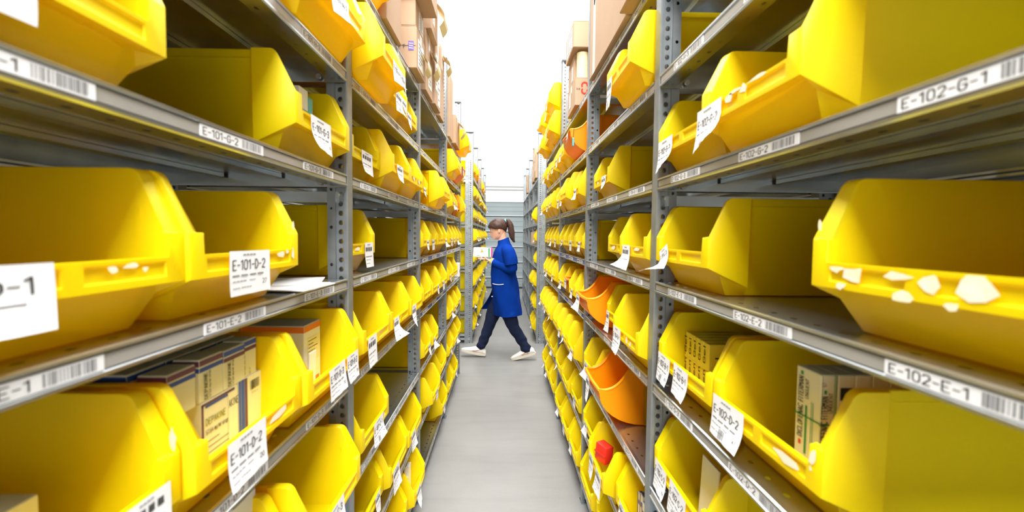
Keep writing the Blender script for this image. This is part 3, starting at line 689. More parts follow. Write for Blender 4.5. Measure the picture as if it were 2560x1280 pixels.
def x_label(u, v, wd, ht, mi='paper', seed=1):
    def f(root, W, h, dp):
        mb = MB(); mb.box(u*W-wd/2, u*W+wd/2, -0.0012, 0, v*h-ht/2, v*h+ht/2, 0)
        r = random.Random(seed)
        for k in range(6):
            zz = v*h+ht/2-ht*(k+1)/7; a = u*W-wd*0.42; b = a+wd*r.uniform(0.3, 0.84)
            mb.quad((a, -0.0016, zz), (b, -0.0016, zz), (b, -0.0016, zz+ht*0.05), (a, -0.0016, zz+ht*0.05), 1)
        obj('paper_label', mb.mesh('paper_label', [mi, 'greyink']), root)
    return f
def x_note(u, z0, wd, ht, lean=0.03):
    """cream slip hanging over the front, bowed outward"""
    def f(root, W, h, dp):
        n = 8; mb = MB()
        for i in range(n):
            def P(t, s): return (u*W+s*wd/2, -0.002-lean*math.sin(PI*t*0.85), z0-ht*t)
            mb.quad(P(i/n, -1), P(i/n, 1), P((i+1)/n, 1), P((i+1)/n, -1))
        obj('hanging_slip', mb.mesh('hanging_slip', ['cream'], smooth=60), root)
    return f
def stamp(root, W, h): 
    mb = MB(); x = -W/2-0.0012
    mb.add([(x, .012, .075), (x, .036, .075), (x, .036, .115), (x, .012, .115)], [(0, 1, 2, 3)], 0)
    for k in range(3): mb.add([(x-.0004, .015, .082+k*.010), (x-.0004, .033, .084+k*.010), (x-.0004, .033, .087+k*.010), (x-.0004, .015, .085+k*.010)], [(0, 1, 2, 3)], 1)
    obj('blue_stamp', mb.mesh('blue_stamp', ['purple', 'paper']), root)
    ln = MB()
    ln.box(x-.0003, x, .004, .085, .0945, .0963); put_text(ln, 'T', .03, (x-.0003, .082, .070), (0, -1, 0), (0, 0, 1), 0); put_text(ln, 'F', .022, (x-.0003, .056, .082), (0, -1, 0.2), (0, .2, 1), 0)
    obj('pen_mark', ln.mesh('pen_mark', ['ink']), root)
zI = LV['I']+0.0005
carton('L', 'tall brown carton on the top left shelf beside a yellow bin, second bay', .40, 1.575, 1.80, zI, .50, .38, extras=[x_label(.12, .45, .10, .14)])
carton('L', 'brown carton with a dark blue stamp, bottom of the left top shelf pile', .385, 2.03, 2.235, zI, .178, .40,
       extras=[x_label(.0, .45, .13, .12, seed=3), x_note(.28, .11, .10, .09, .03),
               lambda r, W, h, d: stamp(r, W, h)])
carton('L', 'brown carton in the middle of the left top shelf pile under the jutting one', .39, 2.032, 2.236, zI+.182, .115, .40, extras=[x_label(.12, .5, .09, .08, seed=5)])
carton('L', 'brown carton jutting out over the aisle, top of the left shelf pile', .325, 2.02, 2.225, zI+.301, .17, .45, extras=[x_label(-.2, .6, .06, .08, seed=6)])
carton('L', 'wide brown carton with white papers on its front, left top shelf third bay', .395, 2.33, 2.545, zI, .30, .38, extras=[x_label(.1, .35, .10, .13, seed=7), x_note(.3, .24, .12, .13, .04)])
carton('L', 'brown carton on a wide carton at the left top, cream slip hanging', .37, 2.335, 2.55, zI+.304, .22, .38, extras=[x_note(.36, .19, .14, .13, .05), x_label(-.1, .5, .06, .12, seed=8)])
carton('L', 'slim brown carton with a white sheet, before the third left upright', .385, 2.57, 2.78, zI, .37, .36, extras=[x_label(.2, .35, .08, .22, seed=9), x_label(-.25, .5, .07, .2, seed=4)])
carton('L', 'narrow brown carton nearest the third left upright on the top shelf', .395, 2.83, 3.02, zI, .43, .36, extras=[x_note(.3, .40, .11, .10, .05)])
carton('L', 'plain tall brown carton on the top left shelf, start of fourth bay', .405, 3.42, 3.62, zI, .46, .36, tapeon=False)
carton('L', 'small brown carton with cream slips beside the last left top bin', .385, 3.66, 3.98, zI, .22, .34, extras=[x_note(.1, .20, .09, .13, .05), x_note(.42, .22, .08, .12, .05)])
carton('R', 'large pale brown carton with a vertical tape, right top shelf second bay', .396, 1.53, 2.16, zI, .62, .40, tapeon=False,
       extras=[lambda r, W, h, d: obj('packing_tape', MB().box(-.24, -.19, -.0008, 0, 0, h).mesh('packing_tape', ['tape']), r), lambda r, W, h, d: obj('torn_label', residue_mesh([(-.215, .33, .014, .05)], 2), r)])
carton('R', 'brown carton jutting over the lip at the right top, nearest the camera', .372, 1.29, 1.515, zI, .30, .40)
def logo(root, W, h, d):
    mb = MB(); x = W/2+.0010     # near end of the box, which faces the camera
    def fl(cx, cz, r, w, a0, a1, mi, n=14):
        for i in range(n):
            t0 = a0+(a1-a0)*i/n; t1 = a0+(a1-a0)*(i+1)/n
            mb.add([(x, cx+q*math.cos(t), cz+q*math.sin(t)) for q, t in ((r, t0), (r, t1), (r-w, t1), (r-w, t0))], [(0, 1, 2, 3)], mi)
    fl(.052, .110, .020, .009, -.3, PI+.6, 1); fl(.052, .080, .020, .009, PI*.75, PI*2.15, 1)
    put_text(mb, 'ke', .020, (x, .008, .085), (0, 1, 0), (0, 0, 1), 0)
    obj('red_mark', mb.mesh('red_mark', ['ink', 'red']), root)
def near_x(f): return f
carton('R', 'brown carton printed with a red curl, bottom of the right top shelf stack', .392, 2.56, 2.86, zI, .150, .38, extras=[logo, x_label(-.2, .5, .06, .08, seed=3)])
carton('R', 'plain brown carton, middle of the right top shelf stack of three',   .396, 2.645, 2.86, zI+.154, .155, .38, extras=[x_label(.2, .4, .05, .08, seed=3)], tapeon=False)
carton('R', 'plain brown carton, top of the right top shelf stack of three', .376, 2.55, 2.84, zI+.313, .14, .40, extras=[x_label(.0, .5, .20, .11, seed=2)], tapeon=False)
def roll(label, x, y, z, r, h):
    root = empty('paper_roll', T(x, y, z)); n = 20
    def cyl(z0, z1, rad, rin):
        mb = MB(); ro = [[(q*math.cos(2*PI*k/n), q*math.sin(2*PI*k/n), zz) for k in range(n)] for zz, q in ((z0, rin), (z0, rad), (z1, rad), (z1, rin), (z0, rin))]
        return mb.loft(ro, True, False).mesh('winding', ['cream'], smooth=40)
    obj('winding', cyl(0, h*.5-.001, r, r*.35), root); obj('winding', cyl(h*.5, h, r, r*.35), root)
    tag(root, label, 'roll')
roll('roll of cream label paper standing on a carton ledge, right top stack', .436, 2.602, zI+.154, .032, .145)
roll('roll of cream label paper at the left top shelf before last bin', -.450, 4.015, zI+.001, .03, .22)
for a, (ya, yb, xx, z, h) in enumerate(((5.78, 6.1, .40, zI, .30), (6.2, 6.5, .40, zI, .24), (6.2, 6.5, .41, zI+.244, .2), (7.85, 8.1, .40, zI, .3))):
    carton('R', ('brown carton first', 'lower brown carton second', 'upper brown carton second', 'brown carton farthest')[a]+' on the top of the right rack beyond the cross aisle', xx, ya, yb, z, h, .36, extras=[x_label(.1, .5, .08, .1, seed=a)])
for a, (ya, yb, xx, z, h) in enumerate(((6.85, 7.1, .38, zI, .24), (7.2, 7.45, .37, zI, .3), (8.9, 9.2, .37, zI, .3))):
    carton('L', ('brown carton first', 'brown carton second', 'brown carton farthest')[a]+' on the top of the left rack beyond the cross aisle', xx, ya, yb, z, h, .30, extras=[x_label(.1, .5, .08, .1, seed=a)])
carton('R', 'white carton standing alone low in the right rack beyond the cross aisle', .39, 6.25, 6.42, LV['E']+.0005, .16, .3, name='white_carton')

# ------------------------------------------------------------------ what lies in the bins
def wbox(name, label, cat, x0, x1, y0, y1, z0, z1, base, decals=(), group=None, rot=0.0, mats=(), bev=0.0012, tilt=0.0):
    """small carton given by world extents; decals(mb) add flat print, material slot 0 is the board"""
    cx, cy = (x0+x1)/2, (y0+y1)/2
    root = empty(name, T(cx, cy, z0, rot) @ Matrix.Rotation(tilt, 4, 'Y'))
    hx, hy, h = (x1-x0)/2, (y1-y0)/2, z1-z0
    obj('carton_body', MB().box(-hx, hx, -hy, hy, 0, h).mesh('carton_body', [base], bevel=(bev, 1)), root)
    if decals:
        mb = MB()
        for d in decals: d(mb, hx, hy, h)
        obj('print', mb.mesh('print', list(mats)), root)
    tag(root, label, cat, group)
    return root
E_ = 0.0006
def fx(side):        # face towards the aisle: returns origin maker and axes (right, up)
    s = 1 if side == 'L' else -1
    return (lambda hx, hy, h: Vector((s*(hx+E_), -s*hy, 0))), Vector((0, s, 0)), Vector((0, 0, 1)), 'hy'
def fn():            # face towards the camera (-y)
    return (lambda hx, hy, h: Vector((-hx, -hy-E_, 0))), Vector((1, 0, 0)), Vector((0, 0, 1)), 'hx'
def ft():            # top
    return (lambda hx, hy, h: Vector((-hx, -hy, h+E_))), Vector((1, 0, 0)), Vector((0, 1, 0)), 'hx'
def d_rect(F, u0, u1, v0, v1, mi, lift=0.0):
    def f(mb, hx, hy, h):
        o, r, u, wn = F; o = o(hx, hy, h)+r.cross(u)*lift; W = 2*(hx if wn == 'hx' else hy); Hh = h if u.z else 2*hy
        mb.quad(o+r*u0*W+u*v0*Hh, o+r*u1*W+u*v0*Hh, o+r*u1*W+u*v1*Hh, o+r*u0*W+u*v1*Hh, mi)
    return f
def d_text(F, s, u, v, size, mi, fit=None, vert=False, bold=0.0):
    def f(mb, hx, hy, h):
        o, r, up, wn = F; o = o(hx, hy, h)+r.cross(up)*0.0003; W = 2*(hx if wn == 'hx' else hy); Hh = h if up.z else 2*hy
        p = o+r*u*W+up*v*Hh
        if vert: put_text(mb, s, size, p, up, -r, mi, fit, bold)
        else: put_text(mb, s, size, p, r, up, mi, fit, bold)
    return f
def d_bar(F, u, v, wd, ht, mi, seed=1):
    def f(mb, hx, hy, h):
        o, r, up, wn = F; o = o(hx, hy, h)+r.cross(up)*0.0003; W = 2*(hx if wn == 'hx' else hy); Hh = h if up.z else 2*hy
        barcode(mb, o+r*u*W+up*v*Hh, r, up, wd, ht, mi, seed, 22)
    return f
zD = LV['D']+0.0048; GD = 'syrup cartons in the fourth shelf bin on the left'
FL, FN, FT = fx('L'), fn(), ft()
stripes = [d_rect(F, 0, 1, .84, .965, 1) for F in (FL, FN)]+[d_rect(F, 0, 1, .70, .80, 0) for F in (FL, FN)]
stripes2 = [d_rect(F, 0, 1, .84, .965, 0) for F in (FL, FN)]+[d_rect(F, 0, 1, .70, .80, 1) for F in (FL, FN)]
txv = [d_text(FL, 'DEPAKINE', .30, .05, .0105, 2, .041, True, .0005), d_text(FL, '57,64 mg/ml sirop', .44, .05, .0065, 2, .043, True, .0002)]
ms = ['blue', 'maroon', 'ink', 'greyink', 'lime']
def syrup(label, x0, x1, y0, y1, z0, z1, dec): wbox('syrup_carton', label, 'box', x0, x1, y0, y1, z0, z1, 'medpale', dec, GD, mats=ms)
lowt = zD+.131
syrup('upper left pale syrup carton with SANOFI on its side, in the fourth left shelf bin', -.50, -.46, .692, .750, lowt+.001, lowt+.069, stripes+txv+[d_text(FN, 'SANOFI', .62, .36, .008, 2, .022, True), d_text(FN, '150 ml', .30, .05, .007, 2, .016, True), d_rect(FN, .60, .72, .60, .66, 2)])
syrup('upper middle pale syrup carton with blue band above plum band', -.50, -.46, .752, .813, lowt+.001, lowt+.067, stripes2+txv)
syrup('upper right small pale syrup carton next to the yellow bin wall', -.50, -.463, .815, .856, lowt+.001, lowt+.069, stripes2+[d_text(FL, '57,64 mg/ml', .10, .1, .006, 2, .035, True), d_text(FL, '150 ml', .5, .05, .006, 2, .012, True)])
syrup('upper far left pale syrup carton half hidden behind the bin ear', -.50, -.46, .625, .683, lowt+.001, lowt+.066, stripes)
syrup('lower front pale syrup carton lying with DEPAKINE and leaflet text on its face', -.505, -.46, .694, .790, zD, lowt,
      [d_rect(FL, 0, .055, 0, .97, 1), d_rect(FL, 0, .9, .955, .985, 1), d_rect(FL, .1, .75, .92, .95, 0), d_text(FL, 'DEPAKINE', .10, .71, .014, 4, .050, False, .0006), d_text(FL, '57,64 mg/ml sirop', .10, .60, .0095, 2, .056, False, .0004)]+
      [d_rect(FL, .10, .10+q, .50-.07*i, .51-.07*i, 3) for i, q in enumerate((.35, .6, .62, .3, .62, .55))]+
      [d_rect(FL, .70, .98, .05, .95, 5, .0002), d_text(FL, 'AKINE', .72, .76, .017, 2, .027, False, .0006)])
syrup('lower right pale syrup carton with barcode and three dark vertical bands', -.505, -.46, .792, .868, zD, lowt+.002,
      [d_rect(FL, .0, .09, 0, 1, 0), d_rect(FL, .11, .24, 0, 1, 0), d_rect(FL, .26, .36, 0, 1, 1), d_bar(FL, .48, .80, .030, .017, 2), d_text(FL, '5944', .55, .74, .005, 3, .02)])
for i, (ya, yb) in enumerate(((.62, .69), (.692, .75), (.752, .813), (.815, .87))):
    syrup('pale syrup carton, rear row, %s from the left in the fourth shelf bin' % ORD[i], -.555, -.51, ya, yb, lowt+.001, lowt+.068, stripes2)
    if i: syrup('pale syrup carton, bottom of the rear row, %s from the left' % ORD[i], -.555, -.51, ya, yb, zD, lowt, [])
for m in [o for o in SC.objects if o.name.startswith('print')]:
    if m.data.materials and len(m.data.materials) == 5: m.data.materials.append(M['medpale'])
wbox('orange_white_carton', 'large white carton with an orange band, third bin of the fourth left shelf', 'box', -.62, -.472, 1.082, 1.178, zD, 1.148, 'medwhite',
     [d_rect(F, 0, 1, .90, .985, 0) for F in (FL, FN)]+[d_rect(FL, 0, .9, .10, .2, 0), d_rect(FL, .2, .9, .45, .80, 1)]+[d_rect(FL, .25, .25+q, .75-.05*i, .76-.05*i, 2) for i, q in enumerate((.5, .3, .55, .4, .5, .35))], mats=['orangeprint', 'medpale', 'greyink'])
wbox('folded_leaflet', 'folded yellowish leaflet standing behind the orange banded carton', 'leaflet', -.64, -.63, 1.05, 1.17, zD, 1.182, 'medpale', [d_rect(FL, 0, .2, .93, .97, 0)], mats=['orangeprint'])
wbox('folded_card', 'white folded card leaning on the orange banded carton', 'card', -.462, -.458, 1.072, 1.110, zD, 1.085, 'medwhite', tilt=0.04)
zG = LV['G']+.0048; zC = LV['C']+.0048; zE = LV['E']; zA = LV['A']+.0048; zB = LV['B']+.0048
tl = [d_rect(F, 0, 1, .0, .72, 0) for F in (FL, FN)]+[d_rect(FN, .18, .42, .0, .72, 1), d_text(FL, 'munos', .45, .25, .03, 2, .08, True, .001)]
wbox('teal_carton', 'tall white and teal medicine carton in the E-101-G-3 bin', 'box', -.500, -.460, 1.045, 1.090, zG, 1.700, 'medwhite', tl, mats=['teal', 'gold', 'paper'])
wbox('teal_carton', 'shorter light teal medicine carton beside the taller teal one', 'box', -.495, -.462, 1.097, 1.122, zG, 1.690, 'lightteal', [d_text(FL, 'mun', .75, .3, .03, 0, .05, True, .001)], mats=['teal'])
wbox('white_carton', 'white medicine carton with small print in the lower left bin', 'box', -.535, -.46, .772, .842, zC, .892, 'medwhite',
     [d_rect(FL, .1, .1+q, .8-.07*i, .82-.07*i, 0) for i, q in enumerate((.7, .5, .75, .6, .7))]+[d_rect(FN, .0, .06, .2, .9, 1)], mats=['greyink', 'orangeprint'])
wbox('pale_carton', 'blurred pale carton in the near left corner bin, fourth shelf', 'box', -.62, -.50, .38, .49, zD, 1.085, 'medpale')
for i, (x0, x1, y0, y1, r) in enumerate(((-.62, -.41, .96, 1.10, .12), (-.60, -.398, .93, 1.08, -.05), (-.63, -.43, .98, 1.16, .3))):
    mb = MB(); mb.box((x0-x1)/2, (x1-x0)/2, (y0-y1)/2, (y1-y0)/2, 0, .0022)
    o = obj('paper_sheets', mb.mesh('paper_sheets', ['paper']), None, T((x0+x1)/2, (y0+y1)/2, zE+.0004+.0026*i, r))
    tag(o, ('lowest', 'middle', 'topmost')[i]+' sheaf of white papers lying on the fifth left shelf', 'paper')
# left, bottom shelf bins
wbox('white_carton', 'brownish white carton with a red emblem in the lowest left bin', 'box', -.54, -.47, 2.07, 2.15, zA, .235, 'medpale', [d_rect(FT, .55, .8, .35, .65, 0), d_rect(FT, .6, .75, .25, .75, 0)], mats=['red'])
wbox('white_carton', 'upright white carton with barcode in the lowest left bin', 'box', -.462, -.438, 2.13, 2.175, zA, .262, 'medwhite', [d_bar(FN, .2, .35, .015, .03, 0)], mats=['ink'])
wbox('white_carton', 'lying white carton across the front of the lowest left bin', 'box', -.466, -.438, 2.01, 2.105, zA, .230, 'medwhite')
wbox('red_white_carton', 'white carton with a red end in the farther lowest left bin', 'box', -.51, -.455, 3.06, 3.16, zA, .215, 'medwhite', [d_rect(FL, .6, 1, 0, 1, 0)], mats=['red'])
wbox('white_carton', 'white carton standing at the end of fifth left shelf, third bay below', 'box', -.46, -.41, 4.28, 4.36, LV['D']+.0005, 1.10, 'medwhite', [d_rect(FL, .1, .8, .3, .5, 0)], mats=['greyink'])
# right: ointment cartons held by a rubber band
FR = fx('R'); GO = 'ointment cartons bundled in the fourth shelf bin on the right'
for i in range(8):
    dec = [d_rect(FN, .12, .88, .80, .90, 0), d_rect(FN, .15, .45, .50, .72, 4), d_rect(FN, .58, .64, .5, .78, 4), d_rect(FN, .70, .80, .5, .78, 4)]
    if i == 0:
        dec = [d_text(FN, 'DICLOFENAC FITERMAN', .44, .40, .013, 0, .082, True, .0006), d_text(FN, 'UNGUENT', .72, .70, .008, 0, .030, True, .0003), d_rect(FN, .22, .42, .335, .37, 2), d_rect(FN, .20, .36, .85, .88, 1), d_rect(FN, .08, .10, .0, 1, 1),
               d_rect(FN, .55, .68, .1, .50, 1), d_rect(FN, .80, .84, .0, 1, 1), d_rect(FN, .90, .94, 0, 1, 1), d_text(FN, 'x 67', .3, .88, .008, 0, .012, True),
               d_text(FR, 'DICLOFENAC FITERMAN', .32, .42, .015, 0, .096, True, .0008), d_text(FR, 'UNGUENT', .54, .76, .010, 0, .030, True, .0003), d_rect(FR, .18, .28, .355, .395, 2), d_rect(FR, .19, .30, .94, .97, 1),
               d_rect(FR, .42, .50, .30, .70, 1), d_rect(FR, .66, .68, 0, .75, 1), d_rect(FR, .73, .75, 0, .75, 1)]
    if i == 5: dec += [d_text(FN, 'MA', .3, .62, .014, 0, .022, True, .0006)]
    dn = 'first pale ointment carton with DICLOFENAC FITERMAN, front of the rubber banded row' if i == 0 else 'pale ointment carton with barcode end, %s behind the front one' % (['', 'next', 'second', 'third', 'fourth', 'fifth', 'sixth', 'seventh'][i])
    wbox('ointment_carton', dn, 'box', .476+.0262*i, .501+.0262*i, .660, .716, zD, 1.166, 'medpale', dec, GO, mats=['ink', 'green', 'red', 'blue', 'greyink'])
bm = MB(); p = [(.4748, .6588), (.4748, .7172), (.688, .7172), (.688, .6588)]
for a, b in zip(p, p[1:]+p[:1]): bm.tube([(*a, 1.092), (*b, 1.090)], .0009, 5)
o = obj('rubber_band', bm.mesh('rubber_band', ['green'])); tag(o, 'thin green rubber band around the ointment cartons', 'band')
GG = 'gel cartons in the far bin of the fourth right shelf'
for i in range(5):
    y0 = 1.028+.0272*i
    wbox('gel_carton', 'shiny golden carton lettered Gel, %s from the camera in the far right bin' % ORD[i], 'box', .477, .61, y0, y0+.026, zD, 1.122+.0008*i, 'gold',
         [d_text(FR, 'fastum Gel' if False else 'sten Gel', .30, .12, .016, 0, .12, True, .0006)]+([d_text(FN, 'Gel', .25, .48, .026, 0, .045, True, .001)] if i == 0 else []), GG, mats=['ink'])
bm = MB(); 
bm.tube([(.4758, 1.0264, 1.062), (.4756, 1.09, 1.058), (.4758, 1.1655, 1.064)], .0012, 5); bm.tube([(.4758, 1.0262, 1.062), (.612, 1.0262, 1.062)], .0012, 5)
o = obj('rubber_band', bm.mesh('rubber_band', ['gold'])); tag(o, 'yellow rubber band around the golden gel cartons', 'band')
o = wbox('grey_card', 'grey folded card standing in the right bin below the ointment bin', 'card', .480, .484, .985, 1.07, zC, .845, 'medwhite', tilt=0.05)
# right second bay: red packs and lilac cartons
def pack(label, x, y, z, r, sx, sy, sz, m='red', tl=0.0):
    root = empty('red_pack', T(x, y, z, r) @ Matrix.Rotation(tl, 4, 'X'))
    obj('pack_body', MB().box(-sx/2, sx/2, -sy/2, sy/2, 0, sz).mesh('pack_body', [m], bevel=(.004, 2), smooth=40), root)
    obj('pack_seam', MB().box(-sx/2-.004, -sx/2+.001, -sy/2, sy/2, sz*.45, sz*.55).mesh('pack_seam', [m]), root)
    tag(root, label, 'packet')
pack('glossy red packet leaning at the front of the second right bin', .402, 1.745, zB+.088, .5, .04, .06, .07, 'red', .12)
pack('glossy red packet lying behind the leaning red packet', .50, 1.76, zB, .2, .10, .07, .07)
pack('red packet tucked at the back of the second right bin', .68, 1.70, zB, -.2, .09, .07, .09)
for i, (x0, y0) in enumerate(((.455, 1.395), (.458, 1.425), (.46, 1.455))):
    wbox('lilac_carton', 'white carton with a lilac band, %s of three in the low right bin' % ORD[i], 'box', x0, x0+.09, y0, y0+.027, zB, .515+.012*(i % 2), 'medwhite', [d_rect(FR, .0, .3, .0, 1, 0), d_rect(FT, .05, .16, 0, 1, 0), d_rect(FR, .4, .8, .70, .82, 1), d_rect(FN, .1, .9, .2, .6, 2)], mats=['purple', 'blue', 'medpale'])
wbox('white_carton', 'pinkish white carton with dark print in the lower right third bay', 'box', .448, .54, 2.42, 2.50, zA, .235, 'medwhite', [d_rect(FT, .2, .8, .2+.2*i, .3+.2*i, 0) for i in range(4)], mats=['greyink'])
# tags hanging on the right rack
tm = MB(); tm.tube([(0, 0, 0), (0, -.004, -.06)], .0012, 5)
root = empty('security_tag', face('R', .365, 2.40, 1.80+.135)); obj('string', tm.mesh('string', ['cap']), root)
obj('tag_body', MB().box(-.012, .012, -.008, 0, -.10, -.055).mesh('tag_body', ['lightteal'], bevel=(.004, 2)), root); tag(root, 'small blue tag dangling on a string beside the orange scoop bin', 'tag')

# ------------------------------------------------------------------ the woman walking across the end of the aisle
def person():
    Y0 = 5.0
    root = empty('person', T(0.02, Y0, 0))
    inv = Matrix.Translation((-0.02, -Y0, 0))     # part meshes are written in hall x, z and y relative to her
    def part(name, me, parent=None, mw=None):
        return obj(name, me, parent or root, mw if mw is not None else Matrix.Translation((-0.02, 0, 0)))
    def ell(cx, cy, z, rx, ry, n=28, p=2.0, tilt=0.0):
        out = []
        for k in range(n):
            a = 2*PI*k/n; c, s = math.cos(a), math.sin(a)
            x = rx*math.copysign(abs(c)**(2/p), c); y = ry*math.copysign(abs(s)**(2/p), s)
            out.append((cx+x, cy+y, z+tilt*x))
        return out
    def limb(mb, pts, rad, n=18, sub=4, mi=0):
        """smooth tapering limb through the joints"""
        P = [Vector(p) for p in pts]; Q = []; R = []
        for i in range(len(P)-1):
            p0, p1, p2, p3 = P[max(i-1, 0)], P[i], P[i+1], P[min(i+2, len(P)-1)]
            for k in range(sub):
                t = k/sub
                Q.append(0.5*((2*p1)+(p2-p0)*t+(2*p0-5*p1+4*p2-p3)*t*t+(-p0+3*p1-3*p2+p3)*t**3)); R.append(rad[i]+(rad[i+1]-rad[i])*t)
        Q.append(P[-1]); R.append(rad[-1])
        return mb.tube(Q, R, n, mi)
    # ---- head grid, face towards -x
    prof = [(0.0, .052, .012, .026), (.05, .070, .028, .042), (.12, .078, .045, .052), (.20, .080, .058, .058), (.30, .080, .074, .064), (.40, .079, .086, .069), (.48, .079, .094, .072),
            (.58, .085, .099, .0745), (.68, .086, .101, .075), (.78, .080, .097, .072), (.87, .066, .084, .063), (.94, .044, .062, .046), (.98, .022, .036, .026)]
    HH = .222; NA = 40
    def hp(t, a, F, B, Wd, off=0.0):
        c, s = math.cos(a), math.sin(a)          # a = 0 faces -x
        r = F if c > 0 else B
        x = -c*abs(c)**-0.12*(r+off) if abs(c) > 1e-6 else 0; y = s*(Wd+off)
        g = lambda u, m, w: math.exp(-((u-m)/w)**2)
        an = a if a <= PI else a-2*PI
        if not off:
            x -= .026*g(t, .345, .055)*g(an, 0, .17)+.012*g(t, .42, .07)*g(an, 0, .12)
            x -= .005*g(t, .555, .04)*g(abs(an), .35, .35)
            x += .009*g(t, .465, .045)*g(abs(an), .42, .18)
            x -= .007*g(t, .195, .022)*g(an, 0, .28)+.006*g(t, .145, .022)*g(an, 0, .28)-.004*g(t, .17, .010)*g(an, 0, .3)
            x -= .008*g(t, .04, .04)*g(an, 0, .35)
            y += math.copysign(.004, an)*g(t, .38, .08)*g(abs(an), .9, .3)
        return (x, y, t*HH)
    def ring(t, F, B, Wd, off=0.0): return [hp(t, 2*PI*k/NA, F, B, Wd, off) for k in range(NA)]
    def interp(t):
        for q, w in zip(prof[:-1], prof[1:]):
            if q[0] <= t <= w[0]:
                f = (t-q[0])/(w[0]-q[0]); return tuple(q[i]+(w[i]-q[i])*f for i in (1, 2, 3))
        return prof[-1][1:]
    HM = Matrix.Translation((-.036, 0, 1.325)) @ Matrix.Rotation(math.radians(-13), 4, 'Y')
    tf = lambda pts: [tuple(HM @ Vector(p)) for p in pts]
    ts = [i/26*.98 for i in range(27)]
    body = MB()
    body.loft([tf(ring(t, *interp(t))) for t in ts])
    # neck, trunk
    limb(body, [(-.022, 0, 1.40), (-.012, 0, 1.33), (.012, 0, 1.25), (.02, 0, 1.20)], [.050, .047, .054, .07])
    body.loft([ell(.02, 0, z, rx, ry) for z, rx, ry in ((1.255, .05, .08), (1.23, .07, .14), (1.16, .09, .155), (1.0, .10, .14), (.88, .105, .14), (.76, .115, .16), (.62, .11, .155), (.56, .08, .12))])
    # arms with hands: near arm is her left (-y)
    def arm(sy, sh, el, wr, kn, fing, thumb):
        limb(body, [sh, el, wr], [.045, .037, .026], 14)
        w, k = Vector(wr), Vector(kn)
        d = (k-w); side = Vector(thumb[0])
        # palm as flattened loft
        up = d.cross(side).normalized(); sd = side.normalized()
        rr = []
        for t, a, b in ((-.1, .022, .018), (.25, .030, .015), (.7, .038, .014), (1.0, .039, .012)):
            c = w+d*t; rr.append([tuple(c+sd*a*math.cos(2*PI*q/14)+up*b*math.sin(2*PI*q/14)) for q in range(14)])
        body.loft(rr)
        for i, (f1, ln) in enumerate(fing):
            o = k+sd*(.029-.0195*i)-d*.05
            p1 = o+Vector(f1)*ln*.45; p2 = o+Vector(f1)*ln*.75+up*ln*thumb[2]*.10; p3 = o+Vector(f1)*ln+up*ln*thumb[2]*.30
            limb(body, [tuple(o-d*.12), tuple(p1), tuple(p2), tuple(p3)], [.0092, .0085, .0078, .0062], 10, 3)
        b0 = w+d*.30+sd*.020
        limb(body, [tuple(b0), tuple(b0+Vector(thumb[1])*.030), tuple(b0+Vector(thumb[1])*.052+Vector(thumb[3])*.010)], [.012, .0095, .007], 10, 3)
    BX = (-.322, -.119, -.075, .075, 1.128, 1.228)       # the carton she carries: x, y, z extents
    arm(-1, (.052, -.150, 1.205), (.098, -.185, 1.02), (-.128, -.098, 1.082), (-.200, -.074, 1.105), [((-.97, .22, .05), .070), ((-.96, .28, .05), .078), ((-.94, .33, .05), .072), ((-.90, .42, .05), .056)], ((-.25, -.95, .05), (-.75, -.28, .60), 0.0, (-.5, .25, .8)))
    arm(1, (.040, .150, 1.205), (.06, .20, 1.01), (-.150, .105, 1.075), (-.222, .078, 1.103), [((-.95, -.30, .05), .070), ((-.94, -.33, .05), .078), ((-.92, -.38, .05), .072), ((-.88, -.46, .05), .056)], ((-.25, .95, .05), (-.70, .28, .65), 0.0, (-.5, -.25, .8)))
    # legs
    legs = {-1: [(.055, -.085, .66), (.072, -.085, .52), (.122, -.078, .365), (.195, -.070, .25), (.262, -.065, .125), (.275, -.065, .075)],
            1: [(-.005, .085, .66), (-.085, .080, .53), (-.140, .075, .375), (-.185, .072, .25), (-.232, .070, .125), (-.238, .070, .06)]}
    for sgn in (-1, 1): limb(body, legs[sgn], [.080, .072, .050, .046, .034, .032])
    bme = body.mesh('body', ['skin'], fix=False)
    bo = part('body', bme); rm = bo.modifiers.new('fuse', 'REMESH'); rm.mode = 'VOXEL'; rm.voxel_size = 0.0036; rm.use_smooth_shade = True
    dg = bpy.context.evaluated_depsgraph_get(); ev = D.meshes.new_from_object(bo.evaluated_get(dg)); bo.modifiers.clear(); ev.name = 'body'
    ev.materials.clear(); ev.materials.append(M['skin']); bo.data = ev
    bm = bmesh.new(); bm.from_mesh(ev); bmesh.ops.smooth_vert(bm, verts=bm.verts, factor=.5, use_axis_x=True, use_axis_y=True, use_axis_z=True); bm.to_mesh(ev); bm.free()
    ev.polygons.foreach_set('use_smooth', [True]*len(ev.polygons))
    # ears, eyes, mouth
    def blob(name, c, r, m, parent=None, rot=0.0, n=12):
        mb = MB(); rg = []
        for i in range(n+1):
            z = -1+2*i/n; q = math.sqrt(max(0.0004, 1-z*z)); rg.append([(r[0]*q*math.cos(2*PI*k/n), r[1]*q*math.sin(2*PI*k/n), r[2]*z) for k in range(n)])
        return part(name, mb.loft(rg).mesh(name, [m], smooth=70), parent, HM_local(c, rot))
    def HM_local(c, rot): return Matrix.Translation((-.02, 0, 0)) @ HM @ Matrix.Translation(c) @ Matrix.Rotation(rot, 4, 'Y')
    for s in (-1, 1):
        blob('ear', (.012, s*.071, .089), (.014, .007, .027), 'skin', rot=.2)
        blob('eye', (-.067, s*.030, .1035), (.0085, .010, .0085), 'paper'); blob('iris', (-.0735, s*.031, .1025), (.003, .0045, .0045), 'eye')
        blob('eyebrow', (-.083, s*.033, .122), (.004, .016, .0028), 'hair')
    blob('mouth', (-.0835, 0, .0375), (.006, .018, .0045), 'lips')
